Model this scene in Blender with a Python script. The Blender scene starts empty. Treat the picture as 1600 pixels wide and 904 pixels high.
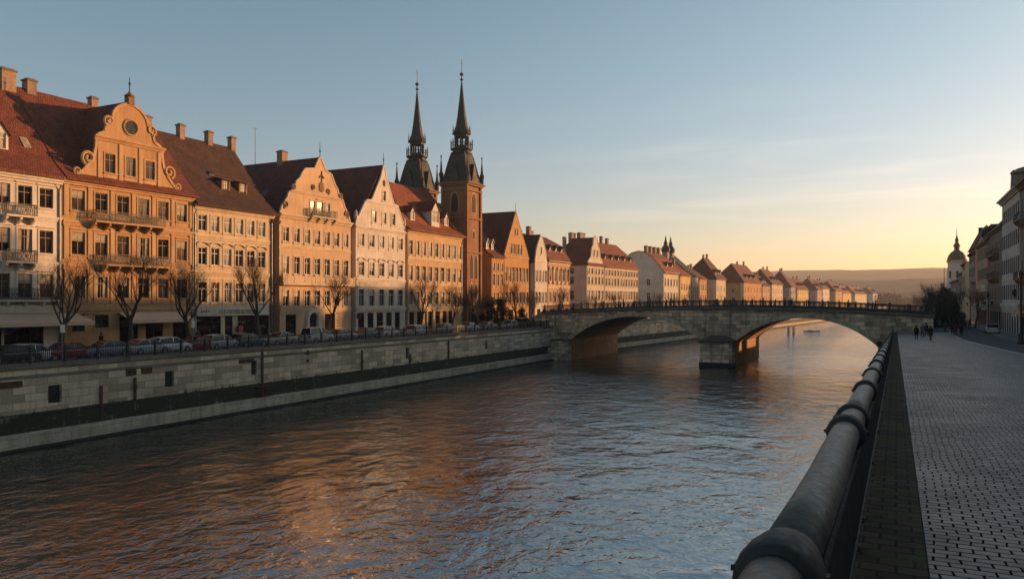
import bpy, math, random
from mathutils import Vector, Matrix
R = math.radians
rnd = random.Random(7)
scene = bpy.context.scene
COL = scene.collection

# ------------------------------------------------------------------ camera frame (metres; water level z = 0)
CAMZ = 11.3
SN, CS = 0.44721, 0.89443
def yof(px, X):
    """street coordinate Y at which a point of lateral X stands in the direction of photo column px"""
    d = 1341.6 * X / (px - 1400.0)
    return (d + X * SN) / CS
def xl(Y, base=-72.0):
    return base + (0.08 * (Y - 170) if Y > 170 else 0.0)
def yof_bend(px, base=-72.0):
    lo, hi = 20.0, 1500.0
    for _ in range(60):
        m = (lo + hi) / 2
        X = xl(m, base); d = -X * SN + m * CS
        if 1400 + 1341.6 * X / d < px: lo = m
        else: hi = m
    return (lo + hi) / 2
def ground_z(Y):
    if Y < 96: return 9.4 - 0.0268 * Y
    if Y > 128: return 6.40
    t = (Y - 96) / 32.0
    a = 9.4 - 0.0268 * 96
    return a + (6.40 - a) * (2 * t - t * t) if a > 6.4 else 6.4

# ------------------------------------------------------------------ materials
MATS = {}
def new_mat(name):
    m = bpy.data.materials.new(name); m.use_nodes = True
    nt = m.node_tree
    b = nt.nodes['Principled BSDF']
    MATS[name] = m
    return m, nt, b
def N(nt, t, **kw):
    n = nt.nodes.new(t)
    for k, v in kw.items():
        if k in n.inputs: n.inputs[k].default_value = v
        else: setattr(n, k, v)
    return n
def L(nt, a, b): nt.links.new(a, b)
def c4(c, k=1.0): return (c[0] * k, c[1] * k, c[2] * k, 1)
def noise(nt, vec, scale, detail=4, rough=.55, dist=0):
    n = nt.nodes.new('ShaderNodeTexNoise')
    n.inputs['Scale'].default_value = scale; n.inputs['Detail'].default_value = detail
    n.inputs['Roughness'].default_value = rough; n.inputs['Distortion'].default_value = dist
    if vec is not None: nt.links.new(vec, n.inputs['Vector'])
    return n.outputs['Fac']
def ramp(nt, fac, stops):
    r = nt.nodes.new('ShaderNodeValToRGB')
    el = r.color_ramp.elements
    el[0].position, el[0].color = stops[0]
    el[1].position, el[1].color = stops[1]
    for p, c in stops[2:]:
        e = el.new(p); e.color = c
    nt.links.new(fac, r.inputs['Fac'])
    return r.outputs['Color']
def mix(nt, fac, a, b, mode='MIX'):
    m = nt.nodes.new('ShaderNodeMix'); m.data_type = 'RGBA'; m.blend_type = mode
    for s, v in ((m.inputs[0], fac), (m.inputs[6], a), (m.inputs[7], b)):
        if hasattr(v, 'is_linked') or hasattr(v, 'links'): nt.links.new(v, s)
        elif isinstance(v, (int, float)): s.default_value = v
        else: s.default_value = v
    return m.outputs[2]
def mapping(nt, vec, scale=(1, 1, 1), loc=(0, 0, 0)):
    m = nt.nodes.new('ShaderNodeMapping')
    m.inputs['Scale'].default_value = scale; m.inputs['Location'].default_value = loc
    nt.links.new(vec, m.inputs['Vector'])
    return m.outputs['Vector']
def uv(nt): return nt.nodes.new('ShaderNodeTexCoord').outputs['UV']
def bump(nt, b, h, strength=.3, dist=.02):
    n = nt.nodes.new('ShaderNodeBump'); n.inputs['Strength'].default_value = strength; n.inputs['Distance'].default_value = dist
    nt.links.new(h, n.inputs['Height']); nt.links.new(n.outputs['Normal'], b.inputs['Normal'])
def objrand(nt, uvv):
    """UV shifted by a per-object random number so that no two things repeat the same stains"""
    oi = nt.nodes.new('ShaderNodeObjectInfo')
    v = nt.nodes.new('ShaderNodeVectorMath'); v.operation = 'MULTIPLY_ADD'
    cmb = nt.nodes.new('ShaderNodeCombineXYZ')
    nt.links.new(oi.outputs['Random'], cmb.inputs[0]); nt.links.new(oi.outputs['Random'], cmb.inputs[1])
    nt.links.new(cmb.outputs[0], v.inputs[0]); v.inputs[1].default_value = (60, 43, 10)
    nt.links.new(uvv, v.inputs[2])
    return v.outputs[0]

def stucco(name, col, dirt=.35, courses=False):
    m, nt, b = new_mat(name)
    u = objrand(nt, uv(nt))
    n1 = noise(nt, mapping(nt, u, (.22, .3, 1)), 1, 5, .6)
    base = ramp(nt, n1, [(.3, c4(col, .70)), (.7, c4(col, 1.10))])
    st = noise(nt, mapping(nt, u, (2.6, .16, 1)), 1, 6, .65)
    dk = (col[0] * .45, col[1] * .42, col[2] * .40)
    f = ramp(nt, st, [(.44, (0, 0, 0, 1)), (.70, (dirt * 1.25,) * 3 + (1,))])
    base = mix(nt, f, base, c4(dk))
    n3 = noise(nt, u, 9, 4, .7)
    base = mix(nt, .22, base, ramp(nt, n3, [(.3, c4(col, .6)), (.7, c4(col, 1.15))]))
    if courses:
        br = nt.nodes.new('ShaderNodeTexBrick')
        nt.links.new(uv(nt), br.inputs['Vector'])
        br.inputs['Scale'].default_value = 1; br.inputs['Brick Width'].default_value = 1.1; br.inputs['Row Height'].default_value = .42
        br.inputs['Mortar Size'].default_value = .018
        base = mix(nt, br.outputs['Fac'], base, c4(col, .5))
    L(nt, base, b.inputs['Base Color']); b.inputs['Roughness'].default_value = .9
    b.inputs['Specular IOR Level'].default_value = .2
    bump(nt, b, noise(nt, u, 14, 5, .7), .25, .02)
    return m

def tiles(name, col, w=.24, h=.28):
    m, nt, b = new_mat(name)
    u0 = uv(nt); u = objrand(nt, u0)
    br = nt.nodes.new('ShaderNodeTexBrick'); nt.links.new(u0, br.inputs['Vector'])
    br.inputs['Scale'].default_value = 1; br.inputs['Brick Width'].default_value = w; br.inputs['Row Height'].default_value = h
    br.inputs['Mortar Size'].default_value = .03; br.inputs['Mortar Smooth'].default_value = .4
    br.inputs['Color1'].default_value = c4(col, .75); br.inputs['Color2'].default_value = c4(col, 1.25)
    br.inputs['Mortar'].default_value = c4(col, .35)
    n1 = noise(nt, u, .5, 6, .65)
    c = mix(nt, 1, br.outputs['Color'], ramp(nt, n1, [(.3, (.62, .6, .6, 1)), (.72, (1.25, 1.15, 1.05, 1))]), 'MULTIPLY')
    n2 = noise(nt, u, 3.5, 4, .7)
    c = mix(nt, ramp(nt, n2, [(.58, (0, 0, 0, 1)), (.75, (.45, .45, .45, 1))]), c, (.05, .045, .035, 1))
    L(nt, c, b.inputs['Base Color']); b.inputs['Roughness'].default_value = .82; b.inputs['Specular IOR Level'].default_value = .25
    wv = nt.nodes.new('ShaderNodeTexWave'); nt.links.new(u0, wv.inputs['Vector'])
    wv.wave_type = 'BANDS'; wv.bands_direction = 'X'; wv.inputs['Scale'].default_value = 1.0 / w * .318
    bump(nt, b, mix(nt, .5, br.outputs['Color'], wv.outputs['Color']), .6, .05)
    return m

def stone(name, col, w=.9, h=.42, dirt=.6, mort=.018, var=.35, stain=(.03, .027, .022), sc=1.0, nmix=.55):
    m, nt, b = new_mat(name)
    u0 = uv(nt); u = objrand(nt, u0)
    wob = noise(nt, u0, 2.2, 3)
    ua = nt.nodes.new('ShaderNodeVectorMath'); ua.operation = 'MULTIPLY_ADD'
    nt.links.new(wob, ua.inputs[0]); ua.inputs[1].default_value = (.03, .03, 0); nt.links.new(u0, ua.inputs[2])
    br = nt.nodes.new('ShaderNodeTexBrick'); nt.links.new(ua.outputs[0], br.inputs['Vector'])
    br.inputs['Scale'].default_value = 1; br.inputs['Brick Width'].default_value = w; br.inputs['Row Height'].default_value = h
    br.inputs['Mortar Size'].default_value = mort; br.inputs['Mortar Smooth'].default_value = .3
    br.inputs['Color1'].default_value = c4(col, 1 - var); br.inputs['Color2'].default_value = c4(col, 1 + var * .7)
    br.inputs['Mortar'].default_value = c4(col, .35)
    n0 = noise(nt, u, 5 * sc, 5, .7)
    c = mix(nt, nmix, br.outputs['Color'], ramp(nt, n0, [(.25, c4(col, .5)), (.75, c4(col, 1.3))]))
    st = noise(nt, mapping(nt, u, (1.3 * sc, .12 * sc, 1)), 1, 7, .7)
    c = mix(nt, ramp(nt, st, [(.48, (0, 0, 0, 1)), (.72, (dirt, dirt, dirt, 1))]), c, c4(stain))
    n2 = noise(nt, u, .25 * sc, 5, .6)
    c = mix(nt, ramp(nt, n2, [(.45, (0, 0, 0, 1)), (.75, (dirt * .8,) * 3 + (1,))]), c, c4(stain, 1.3))
    L(nt, c, b.inputs['Base Color']); b.inputs['Roughness'].default_value = .88; b.inputs['Specular IOR Level'].default_value = .25
    hh = mix(nt, .6, n0, br.outputs['Fac'], 'SUBTRACT')
    bump(nt, b, hh, .5, .05)
    return m

def plain(name, col, rough=.6, metal=0, var=.25, sc=3, spec=.5, b_str=.15, coat=0):
    m, nt, b = new_mat(name)
    g = nt.nodes.new('ShaderNodeTexCoord').outputs['Object']
    n1 = noise(nt, g, sc, 5, .65)
    L(nt, ramp(nt, n1, [(.3, c4(col, 1 - var)), (.7, c4(col, 1 + var))]), b.inputs['Base Color'])
    L(nt, ramp(nt, noise(nt, g, sc * 3, 3), [(.3, (rough * .8,) * 3 + (1,)), (.7, (min(1, rough * 1.2),) * 3 + (1,))]), b.inputs['Roughness'])
    b.inputs['Metallic'].default_value = metal; b.inputs['Specular IOR Level'].default_value = spec
    b.inputs['Coat Weight'].default_value = coat; b.inputs['Coat Roughness'].default_value = .08
    if b_str: bump(nt, b, noise(nt, g, sc * 6, 4), b_str, .01)
    return m

def glass(name, col, rough=.06, ior=1.6, spread=(.5, 1.4), spec=.5):
    m, nt, b = new_mat(name)
    g = nt.nodes.new('ShaderNodeTexCoord').outputs['Object']
    oi = nt.nodes.new('ShaderNodeObjectInfo')
    n1 = noise(nt, mapping(nt, g, (1.6, 1.6, .8)), 1.2, 3)
    ca = ramp(nt, n1, [(.35, c4(col, .5)), (.65, c4(col, 1.4))])
    L(nt, mix(nt, 1, ca, ramp(nt, oi.outputs['Random'], [(0, (spread[0],) * 3 + (1,)), (1, (spread[1],) * 3 + (1,))]), 'MULTIPLY'), b.inputs['Base Color'])
    b.inputs['Roughness'].default_value = rough; b.inputs['IOR'].default_value = ior; b.inputs['Specular IOR Level'].default_value = spec
    bump(nt, b, noise(nt, g, .8, 2), .12, .05)
    return m

# ------------------------------------------------------------------ mesh builder
class MB:
    def __init__(s): s.v = []; s.f = []; s.m = []
    def add(s, vs, fs, mi=0):
        k = len(s.v); s.v.extend([tuple(p) for p in vs])
        for f in fs: s.f.append([i + k for i in f]); s.m.append(mi)
    def poly(s, *pts, mi=0):
        if len(pts) == 1: pts = pts[0]
        s.add(pts, [list(range(len(pts)))], mi)
    def box(s, x0, x1, y0, y1, z0, z1, mi=0):
        if x0 > x1: x0, x1 = x1, x0
        if y0 > y1: y0, y1 = y1, y0
        if z0 > z1: z0, z1 = z1, z0
        s.add([(x0, y0, z0), (x1, y0, z0), (x1, y1, z0), (x0, y1, z0), (x0, y0, z1), (x1, y0, z1), (x1, y1, z1), (x0, y1, z1)],
              [(0, 3, 2, 1), (4, 5, 6, 7), (0, 1, 5, 4), (1, 2, 6, 5), (2, 3, 7, 6), (3, 0, 4, 7)], mi)
    def tube(s, path, rad, n=6, mi=0, cap=True, twist=0.0):
        P = [Vector(p) for p in path]
        if not hasattr(rad, '__len__'): rad = [rad] * len(P)
        vs = []; up = Vector((0, 0, 1)); prev = None
        for i, p in enumerate(P):
            d = (P[min(i + 1, len(P) - 1)] - P[max(i - 1, 0)])
            d = d.normalized() if d.length > 1e-9 else Vector((0, 0, 1))
            if prev is None:
                a = d.cross(up) if abs(d.z) < .95 else d.cross(Vector((1, 0, 0)))
            else:
                a = prev - d * prev.dot(d)
                if a.length < 1e-6: a = d.cross(up)
            a.normalize(); prev = a.copy(); bb = d.cross(a)
            for k in range(n):
                t = 2 * math.pi * (k + .5) / n + twist
                vs.append(p + (a * math.cos(t) + bb * math.sin(t)) * rad[i])
        fs = []
        for i in range(len(P) - 1):
            for k in range(n):
                k2 = (k + 1) % n
                fs.append((i * n + k, i * n + k2, (i + 1) * n + k2, (i + 1) * n + k))
        if cap:
            fs.append(tuple(reversed(range(n)))); fs.append(tuple(range((len(P) - 1) * n, len(P) * n)))
        s.add(vs, fs, mi)
    def lathe(s, prof, cx=0, cy=0, n=12, mi=0, rot=0, sx=1, sy=1):
        vs = []
        for (r, z) in prof:
            for k in range(n):
                t = 2 * math.pi * (k + .5) / n + rot
                vs.append((cx + sx * r * math.cos(t), cy + sy * r * math.sin(t), z))
        fs = []
        for i in range(len(prof) - 1):
            for k in range(n):
                k2 = (k + 1) % n
                fs.append((i * n + k, i * n + k2, (i + 1) * n + k2, (i + 1) * n + k))
        fs.append(tuple(reversed(range(n)))); fs.append(tuple(range((len(prof) - 1) * n, len(prof) * n)))
        s.add(vs, fs, mi)
    def slab(s, polys, t, mi=0):
        """a roof shell: the given top faces, the same faces t lower, and the rim between"""
        ed = {}
        key = lambda p: tuple(round(c, 4) for c in p)
        for p in polys:
            s.poly(list(p), mi=mi)
            s.poly([(q[0], q[1], q[2] - t) for q in reversed(p)], mi=mi)
            for i in range(len(p)):
                a, b = key(p[i]), key(p[(i + 1) % len(p)])
                if (b, a) in ed: del ed[(b, a)]
                else: ed[(a, b)] = 1
        for a, b in ed:
            s.poly(a, (a[0], a[1], a[2] - t), (b[0], b[1], b[2] - t), b, mi=mi)
    def mesh(s, name, mats, smooth=False):
        me = bpy.data.meshes.new(name)
        me.from_pydata(s.v, [], s.f)
        for m in (mats if isinstance(mats, (list, tuple)) else [mats]): me.materials.append(m)
        me.polygons.foreach_set('material_index', s.m)
        if smooth: me.polygons.foreach_set('use_smooth', [True] * len(s.f))
        uvl = me.uv_layers.new(name='UVMap')
        out = []
        for f in s.f:
            p = [s.v[i] for i in f]
            nx = ny = nz = 0.0
            for i in range(len(p)):
                a, b = p[i], p[(i + 1) % len(p)]
                nx += (a[1] - b[1]) * (a[2] + b[2]); ny += (a[2] - b[2]) * (a[0] + b[0]); nz += (a[0] - b[0]) * (a[1] + b[1])
            l = math.sqrt(nx * nx + ny * ny + nz * nz) or 1
            nx /= l; ny /= l; nz /= l
            h = math.hypot(nx, ny)
            if h < .12:
                for q in p: out += (q[0], q[1])
            else:
                tx, ty = -ny / h, nx / h
                bx, by, bz = -nz * ty, nz * tx, nx * ty - ny * tx
                for q in p: out += (q[0] * tx + q[1] * ty, q[0] * bx + q[1] * by + q[2] * bz)
        uvl.data.foreach_set('uv', out)
        me.update()
        return me
    def build(s, name, mats, parent=None, smooth=False, loc=(0, 0, 0), rz=0):
        o = bpy.data.objects.new(name, s.mesh(name, mats, smooth)); COL.objects.link(o)
        o.location = loc; o.rotation_euler = (0, 0, rz); o.parent = parent
        return o
def tag(o, label=None, cat=None, group=None, kind=None):
    if label: o['label'] = label
    if cat: o['category'] = cat
    if group: o['group'] = group
    if kind: o['kind'] = kind
    return o
def empty(name, label, cat, loc=(0, 0, 0), rz=0, group=None):
    o = bpy.data.objects.new(name, None); COL.objects.link(o)
    o.empty_display_size = .5
    o.location = loc; o.rotation_euler = (0, 0, rz)
    return tag(o, label, cat, group)
def link_mesh(name, me, parent=None, loc=(0, 0, 0), rz=0):
    o = bpy.data.objects.new(name, me); COL.objects.link(o); o.parent = parent
    o.location = loc; o.rotation_euler = (0, 0, rz)
    return o
KIDS = {}
def children_of(o):
    return [c for c in scene.objects if c.parent == o]
def copy_tree(kids, o, label, loc, rz=0, scale=None, group=None):
    """copy a thing with its parts and sub-parts; kids = {name: [children]} read once"""
    r = o.copy(); COL.objects.link(r)
    r.location = loc; r.rotation_euler = (0, 0, rz)
    if scale: r.scale = scale
    if label: r['label'] = label
    if group: r['group'] = group
    def rec(src, dst):
        for ch in kids.get(src.name, []):
            c = ch.copy(); COL.objects.link(c); c.parent = dst
            rec(ch, c)
    rec(o, r)
    return r
def kids_map(o):
    out = {}
    def rec(x):
        out[x.name] = children_of(x)
        for c in out[x.name]: rec(c)
    rec(o)
    return out
# ------------------------------------------------------------------ palette (base colours)
WHITE = stucco('white_plaster', (.62, .54, .44), .4)
PALEGREY = stucco('pale_grey_plaster', (.60, .50, .42), .4)
OCHRE = stucco('ochre_plaster', (.47, .275, .13), .5)
CREAM = stucco('cream_plaster', (.58, .465, .31), .5)
PEACH = stucco('peach_plaster', (.58, .39, .235), .45)
APRICOT = stucco('apricot_plaster', (.55, .36, .19), .5)
ORANGE = stucco('orange_plaster', (.50, .27, .11), .5)
BRICK = stone('red_brown_brick', (.36, .175, .085), .28, .1, .5, .014, .3)
PINKISH = stucco('rose_plaster', (.48, .30, .22), .5)
YELLOW = stucco('yellow_plaster', (.62, .42, .17), .4)
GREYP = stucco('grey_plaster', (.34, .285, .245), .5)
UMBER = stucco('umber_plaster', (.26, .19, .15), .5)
TRIM_CREAM = stucco('cream_trim', (.62, .47, .30), .5)
TRIM_OCHRE = stucco('ochre_trim', (.50, .31, .155), .5)
TRIM_WHITE = stucco('white_trim', (.66, .58, .48), .45)
TRIM_DARK = stucco('brown_trim', (.27, .16, .09), .5)
SAND = stone('sandstone_base', (.42, .30, .20), 1.1, .45, .5)
ROOF_DARK = tiles('dark_brown_tiles', (.085, .047, .032))
ROOF_RED = tiles('old_red_tiles', (.19, .062, .036))
ROOF_ORANGE = tiles('orange_tiles', (.27, .085, .035))
ROOF_WINE = tiles('wine_red_tiles', (.14, .046, .034))
ROOF_SLATE = tiles('slate_shingles', (.06, .06, .062))
COPPER = plain('weathered_copper', (.034, .036, .030), .7, 0, .5, .8, .3)
CHIM = stone('chimney_render', (.40, .27, .18), .3, .1, .6, .012, .25)
CAPSTONE = plain('chimney_cap_stone', (.14, .10, .08), .9)
G_DARK = glass('dark_window_glass', (.014, .012, .012), .1, 1.35, (.4, 2.0), .4)
G_MID = glass('brown_window_glass', (.07, .052, .040), .08, 1.4, (.15, 2.0), .4)
G_PALE = glass('curtained_window_glass', (.30, .26, .20), .5, 1.4, (.4, 1.5), .2)
G_SHOP = glass('shop_window_glass', (.02, .014, .012), .05)
FRAME_W = plain('painted_white_wood', (.55, .50, .43), .6, 0, .15)
FRAME_B = plain('weathered_brown_wood', (.24, .17, .11), .7, 0, .2, 3, .15)
BLIND = plain('drawn_curtain_cloth', (.34, .29, .22), .8, 0, .25, 2, .15, 0)
FRAME_D = plain('dark_brown_wood', (.055, .036, .026), .75, 0, .2, 3, .12)
IRON = plain('black_iron', (.016, .015, .015), .55, 0, .3, 4, .4)
ZINC = plain('grey_zinc_pipe', (.16, .155, .15), .5, .3)
AWN = plain('beige_canvas', (.55, .40, .28), .85, 0, .12, 1.2)
GOLD = plain('dull_gilded_metal', (.08, .06, .03), .6, .5)

# ------------------------------------------------------------------ facade pieces; local axes: x along the facade, -y out of it, z up
def interp(prof, zm):
    for i in range(len(prof) - 1):
        a, b = prof[i], prof[i + 1]
        if a[0] <= zm <= b[0] and b[0] - a[0] > 1e-6:
            t = (zm - a[0]) / (b[0] - a[0])
            return a, b
    return prof[-2], prof[-1]
def lr(seg, z):
    a, b = seg
    t = (z - a[0]) / (b[0] - a[0])
    return a[1] + (b[1] - a[1]) * t, a[2] + (b[2] - a[2]) * t
def bands(mb, prof, ops, y=0.0, rev=.2, flip=False, mi=0):
    zs = sorted({round(p[0], 4) for p in prof} | {round(o[2], 4) for o in ops} | {round(o[3], 4) for o in ops})
    zs = [z for z in zs if prof[0][0] - 1e-6 <= z <= prof[-1][0] + 1e-6]
    for za, zb in zip(zs[:-1], zs[1:]):
        if zb - za < 1e-4: continue
        seg = interp(prof, (za + zb) / 2)
        La, Ra = lr(seg, za); Lb, Rb = lr(seg, zb)
        act = sorted([o for o in ops if o[2] <= (za + zb) / 2 <= o[3]])
        xs = [(La, Lb)]
        for o in act: xs += [(o[0], o[0]), (o[1], o[1])]
        xs.append((Ra, Rb))
        for i in range(0, len(xs), 2):
            (a0, a1), (b0, b1) = xs[i], xs[i + 1]
            if b0 - a0 < 1e-4 and b1 - a1 < 1e-4: continue
            q = [(a0, y, za), (b0, y, za), (b1, y, zb), (a1, y, zb)]
            if flip: q.reverse()
            mb.poly(q, mi=mi)
    if not flip:
        for (x0, x1, z0, z1) in ops:
            mb.poly([(x0, y, z0), (x0, y, z1), (x0, y + rev, z1), (x0, y + rev, z0)][::-1], mi=mi)
            mb.poly([(x1, y, z0), (x1, y, z1), (x1, y + rev, z1), (x1, y + rev, z0)], mi=mi)
            mb.poly([(x0, y, z0), (x1, y, z0), (x1, y + rev, z0), (x0, y + rev, z0)][::-1], mi=mi)
            mb.poly([(x0, y, z1), (x1, y, z1), (x1, y + rev, z1), (x0, y + rev, z1)], mi=mi)

WCACHE = {}
def window_meshes(w, h, style, fmat, tmat):
    key = (round(w, 2), round(h, 2), style, fmat.name, tmat.name if tmat else '')
    if key in WCACHE: return WCACHE[key]
    fr = MB(); t = .07
    x0, x1 = -w / 2, w / 2; y0, y1 = .09, .16
    fr.box(x0, x0 + t, y0, y1, 0, h); fr.box(x1 - t, x1, y0, y1, 0, h)
    fr.box(x0 + t, x1 - t, y0, y1, 0, t); fr.box(x0 + t, x1 - t, y0, y1, h - t, h)
    if style in ('cross', 'hood', 'arch', 'plain'):
        fr.box(-.035, .035, y0 + .01, y1 - .01, t, h - t)
        zt = h * .68
        fr.box(x0 + t, -.035, y0 + .01, y1 - .01, zt - .035, zt + .035); fr.box(.035, x1 - t, y0 + .01, y1 - .01, zt - .035, zt + .035)
    elif style == 'grid':
        for k in (1, 2): fr.box(x0 + w * k / 3 - .03, x0 + w * k / 3 + .03, y0 + .01, y1 - .01, t, h - t)
        for k in (1, 2, 3): fr.box(x0 + t, x1 - t, y0 + .015, y1 - .015, h * k / 4 - .025, h * k / 4 + .025)
    elif style == 'shop':
        n = max(1, round(w / 1.3))
        for k in range(1, n): fr.box(x0 + w * k / n - .04, x0 + w * k / n + .04, y0 + .01, y1 - .01, t, h - t)
        fr.box(x0 + t, x1 - t, y0 + .015, y1 - .015, h * .76 - .04, h * .76 + .04)
        fr.box(x0 + t, x1 - t, y0 + .012, y1 - .012, t, .45)
    pns = []
    for hb, side in ((0, 0), (.38, 0), (.62, 0), (0, .3)):     # plain, blinds drawn by a third or two thirds, side curtains
        pn = MB(); a0, a1, zt = x0 + .02, x1 - .02, h - .02; zb = zt - hb * h; s_ = side * w
        pn.poly([(a0 + s_, .135, .02), (a1 - s_, .135, .02), (a1 - s_, .135, zb), (a0 + s_, .135, zb)])
        if hb: pn.poly([(a0, .135, zb), (a1, .135, zb), (a1, .135, zt), (a0, .135, zt)], mi=1)
        if side: pn.poly([(a0, .135, .02), (a0 + s_, .135, .02), (a0 + s_, .135, zt), (a0, .135, zt)], mi=1); pn.poly([(a1 - s_, .135, .02), (a1, .135, .02), (a1, .135, zt), (a1 - s_, .135, zt)], mi=1)
        pns.append(pn.mesh('window_pane', [G_DARK, BLIND]))
    su = None
    if tmat is not None:
        su = MB(); c = .15; p = -.055
        su.box(x0 - c, x0, p, .02, -.02, h + c); su.box(x1, x1 + c, p, .02, -.02, h + c); su.box(x0, x1, p, .02, h, h + c)
        su.box(x0 - c - .06, x1 + c + .06, -.16, .03, -.16, -.022)
        su.box(x0 - c, x1 + c, -.035, .02, -.55, -.162)
        if style == 'hood':
            n = 8; r = w / 2 + c + .12; z0 = h + c + .05
            pts = [(-r * math.cos(math.pi * k / n), -.14, z0 + .42 * math.sin(math.pi * k / n)) for k in range(n + 1)]
            su.tube(pts, .085, 5)
            su.box(-r - .05, r + .05, -.12, .02, z0 - .05, z0 + .04)
        if style == 'cross':
            su.box(x0 - c - .08, x1 + c + .08, -.15, .02, h + c + .1, h + c + .2)
    res = (fr.mesh('window_frame', fmat), pns, su.mesh('window_surround', tmat) if su else None)
    WCACHE[key] = res
    return res
def put_window(root, x, z, w, h, style, fmat, tmat, gl, y=0.0, rz=0):
    fm, pm, sm = window_meshes(w, h, style, fmat, tmat)
    o = link_mesh('window', fm, root, (x, y, z), rz)
    p = link_mesh('pane', pm[rnd.choice((0, 0, 0, 0, 0, 1, 2, 3)) if style != 'shop' else 0], o, (0, .045, 0)); p.rotation_euler = (.034 + .008 * rnd.random(), 0, rnd.gauss(0, .03))
    if y < 0: p.location = (0, 0, 0); p.rotation_euler = (0, 0, 0); gl = gl if gl is G_SHOP else (G_MID if rnd.random() < .3 else G_DARK)
    p.material_slots[0].link = 'OBJECT'; p.material_slots[0].material = gl
    if sm: link_mesh('surround', sm, o)
    return o
FARC = {}
def put_far_window(root, x, z, w, h, fmat, gl):
    key = (round(w, 2), round(h, 2), fmat.name, gl.name)
    if key not in FARC:
        m = MB()
        m.poly([(-w / 2, .13, 0), (w / 2, .13, 0), (w / 2, .13, h), (-w / 2, .13, h)], mi=1)
        m.box(-w / 2 - .12, w / 2 + .12, -.09, .02, -.14, -.01)
        m.box(-.05, .05, .06, .12, 0, h); m.box(-w / 2, -.05, .07, .12, h * .66, h * .66 + .08); m.box(.05, w / 2, .07, .12, h * .66, h * .66 + .08)
        FARC[key] = m.mesh('far_window', [fmat, gl])
    return link_mesh('window', FARC[key], root, (x, 0, z))

def gl_pick(pale=.25, dark=.5):
    r = rnd.random()
    return G_PALE if r < pale else (G_DARK if r < pale + dark else G_MID)

def balcony(root, x0, x1, z, d=1.0, mat=None):
    m = MB(); m.box(x0, x1, -d, .0, z - .16, z)
    n = max(2, round((x1 - x0) / 1.6))
    for k in range(n + 1):
        x = x0 + .15 + (x1 - x0 - .3) * k / n
        m.add([(x - .1, -.001, z - .9), (x + .1, -.001, z - .9), (x + .1, -.001, z - .162), (x - .1, -.001, z - .162), (x - .1, -d * .8, z - .162), (x + .1, -d * .8, z - .162), (x - .1, -d * .8, z - .35), (x + .1, -d * .8, z - .35)],
              [(0, 3, 4, 6), (1, 7, 5, 2), (0, 6, 7, 1), (6, 4, 5, 7)])
    o = m.build('balcony', mat or TRIM_OCHRE, root)
    r = MB()
    r.box(x0 + .02, x1 - .02, -d + .02, -d + .07, z + 1.0, z + 1.06); r.box(x0 + .02, x0 + .07, -d + .07, 0, z + 1.0, z + 1.06); r.box(x1 - .07, x1 - .02, -d + .07, 0, z + 1.0, z + 1.06)
    r.box(x0 + .02, x1 - .02, -d + .02, -d + .06, z + .08, z + .12)
    k = int((x1 - x0) / .13)
    for i in range(k + 1):
        x = x0 + .045 + (x1 - x0 - .09) * i / k
        r.box(x - .016, x + .016, -d + .03, -d + .06, z, z + 1.0)
        if i % 3 == 1: r.box(x - .05, x + .05, -d + .032, -d + .058, z + .35, z + .62)
    for i in range(1, 7):
        y = -d * i / 7
        for xx in (x0 + .045, x1 - .045): r.box(xx - .015, xx + .015, y - .015, y + .015, z, z + 1.0)
    r.build('railing', IRON, o)
    return o
def cornice(root, x0, x1, z, mat, d=.5, h=.55, name='cornice', y=0):
    m = MB()
    m.box(x0, x1, y - d * .35, y + .02, z - h, z - h * .66)
    m.box(x0 - .02, x1 + .02, y - d * .6, y + .02, z - h * .66, z - h * .36)
    m.box(x0 - .05, x1 + .05, y - d, y + .02, z - h * .36, z)
    return m.build(name, mat, root)
def course(root, x0, x1, z, mat, d=.14, h=.22, name='string_course'):
    m = MB(); m.box(x0, x1, -d, .02, z - h, z); m.box(x0, x1, -d * .5, .02, z - h * 1.9, z - h)
    return m.build(name, mat, root)
def chimney(root, x, y, z0, z1, w=.9, d=.9):
    m = MB(); m.box(x - w / 2, x + w / 2, y - d / 2, y + d / 2, z0, z1)
    m.box(x - w / 2 - .1, x + w / 2 + .1, y - d / 2 - .1, y + d / 2 + .1, z1, z1 + .16, 1)
    m.box(x - w / 2 + .1, x + w / 2 - .1, y - d / 2 + .1, y + d / 2 - .1, z1 + .16, z1 + .3, 1)
    return m.build('chimney', [CHIM, CAPSTONE], root)
def spiral(cx, cz, r, turns, a0, y, sgn=1, n=26):
    return [(cx + sgn * r * (1 - .8 * k / n) * math.cos(a0 + 2 * math.pi * turns * k / n), y, cz + r * (1 - .8 * k / n) * math.sin(a0 + 2 * math.pi * turns * k / n)) for k in range(n + 1)]
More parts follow.
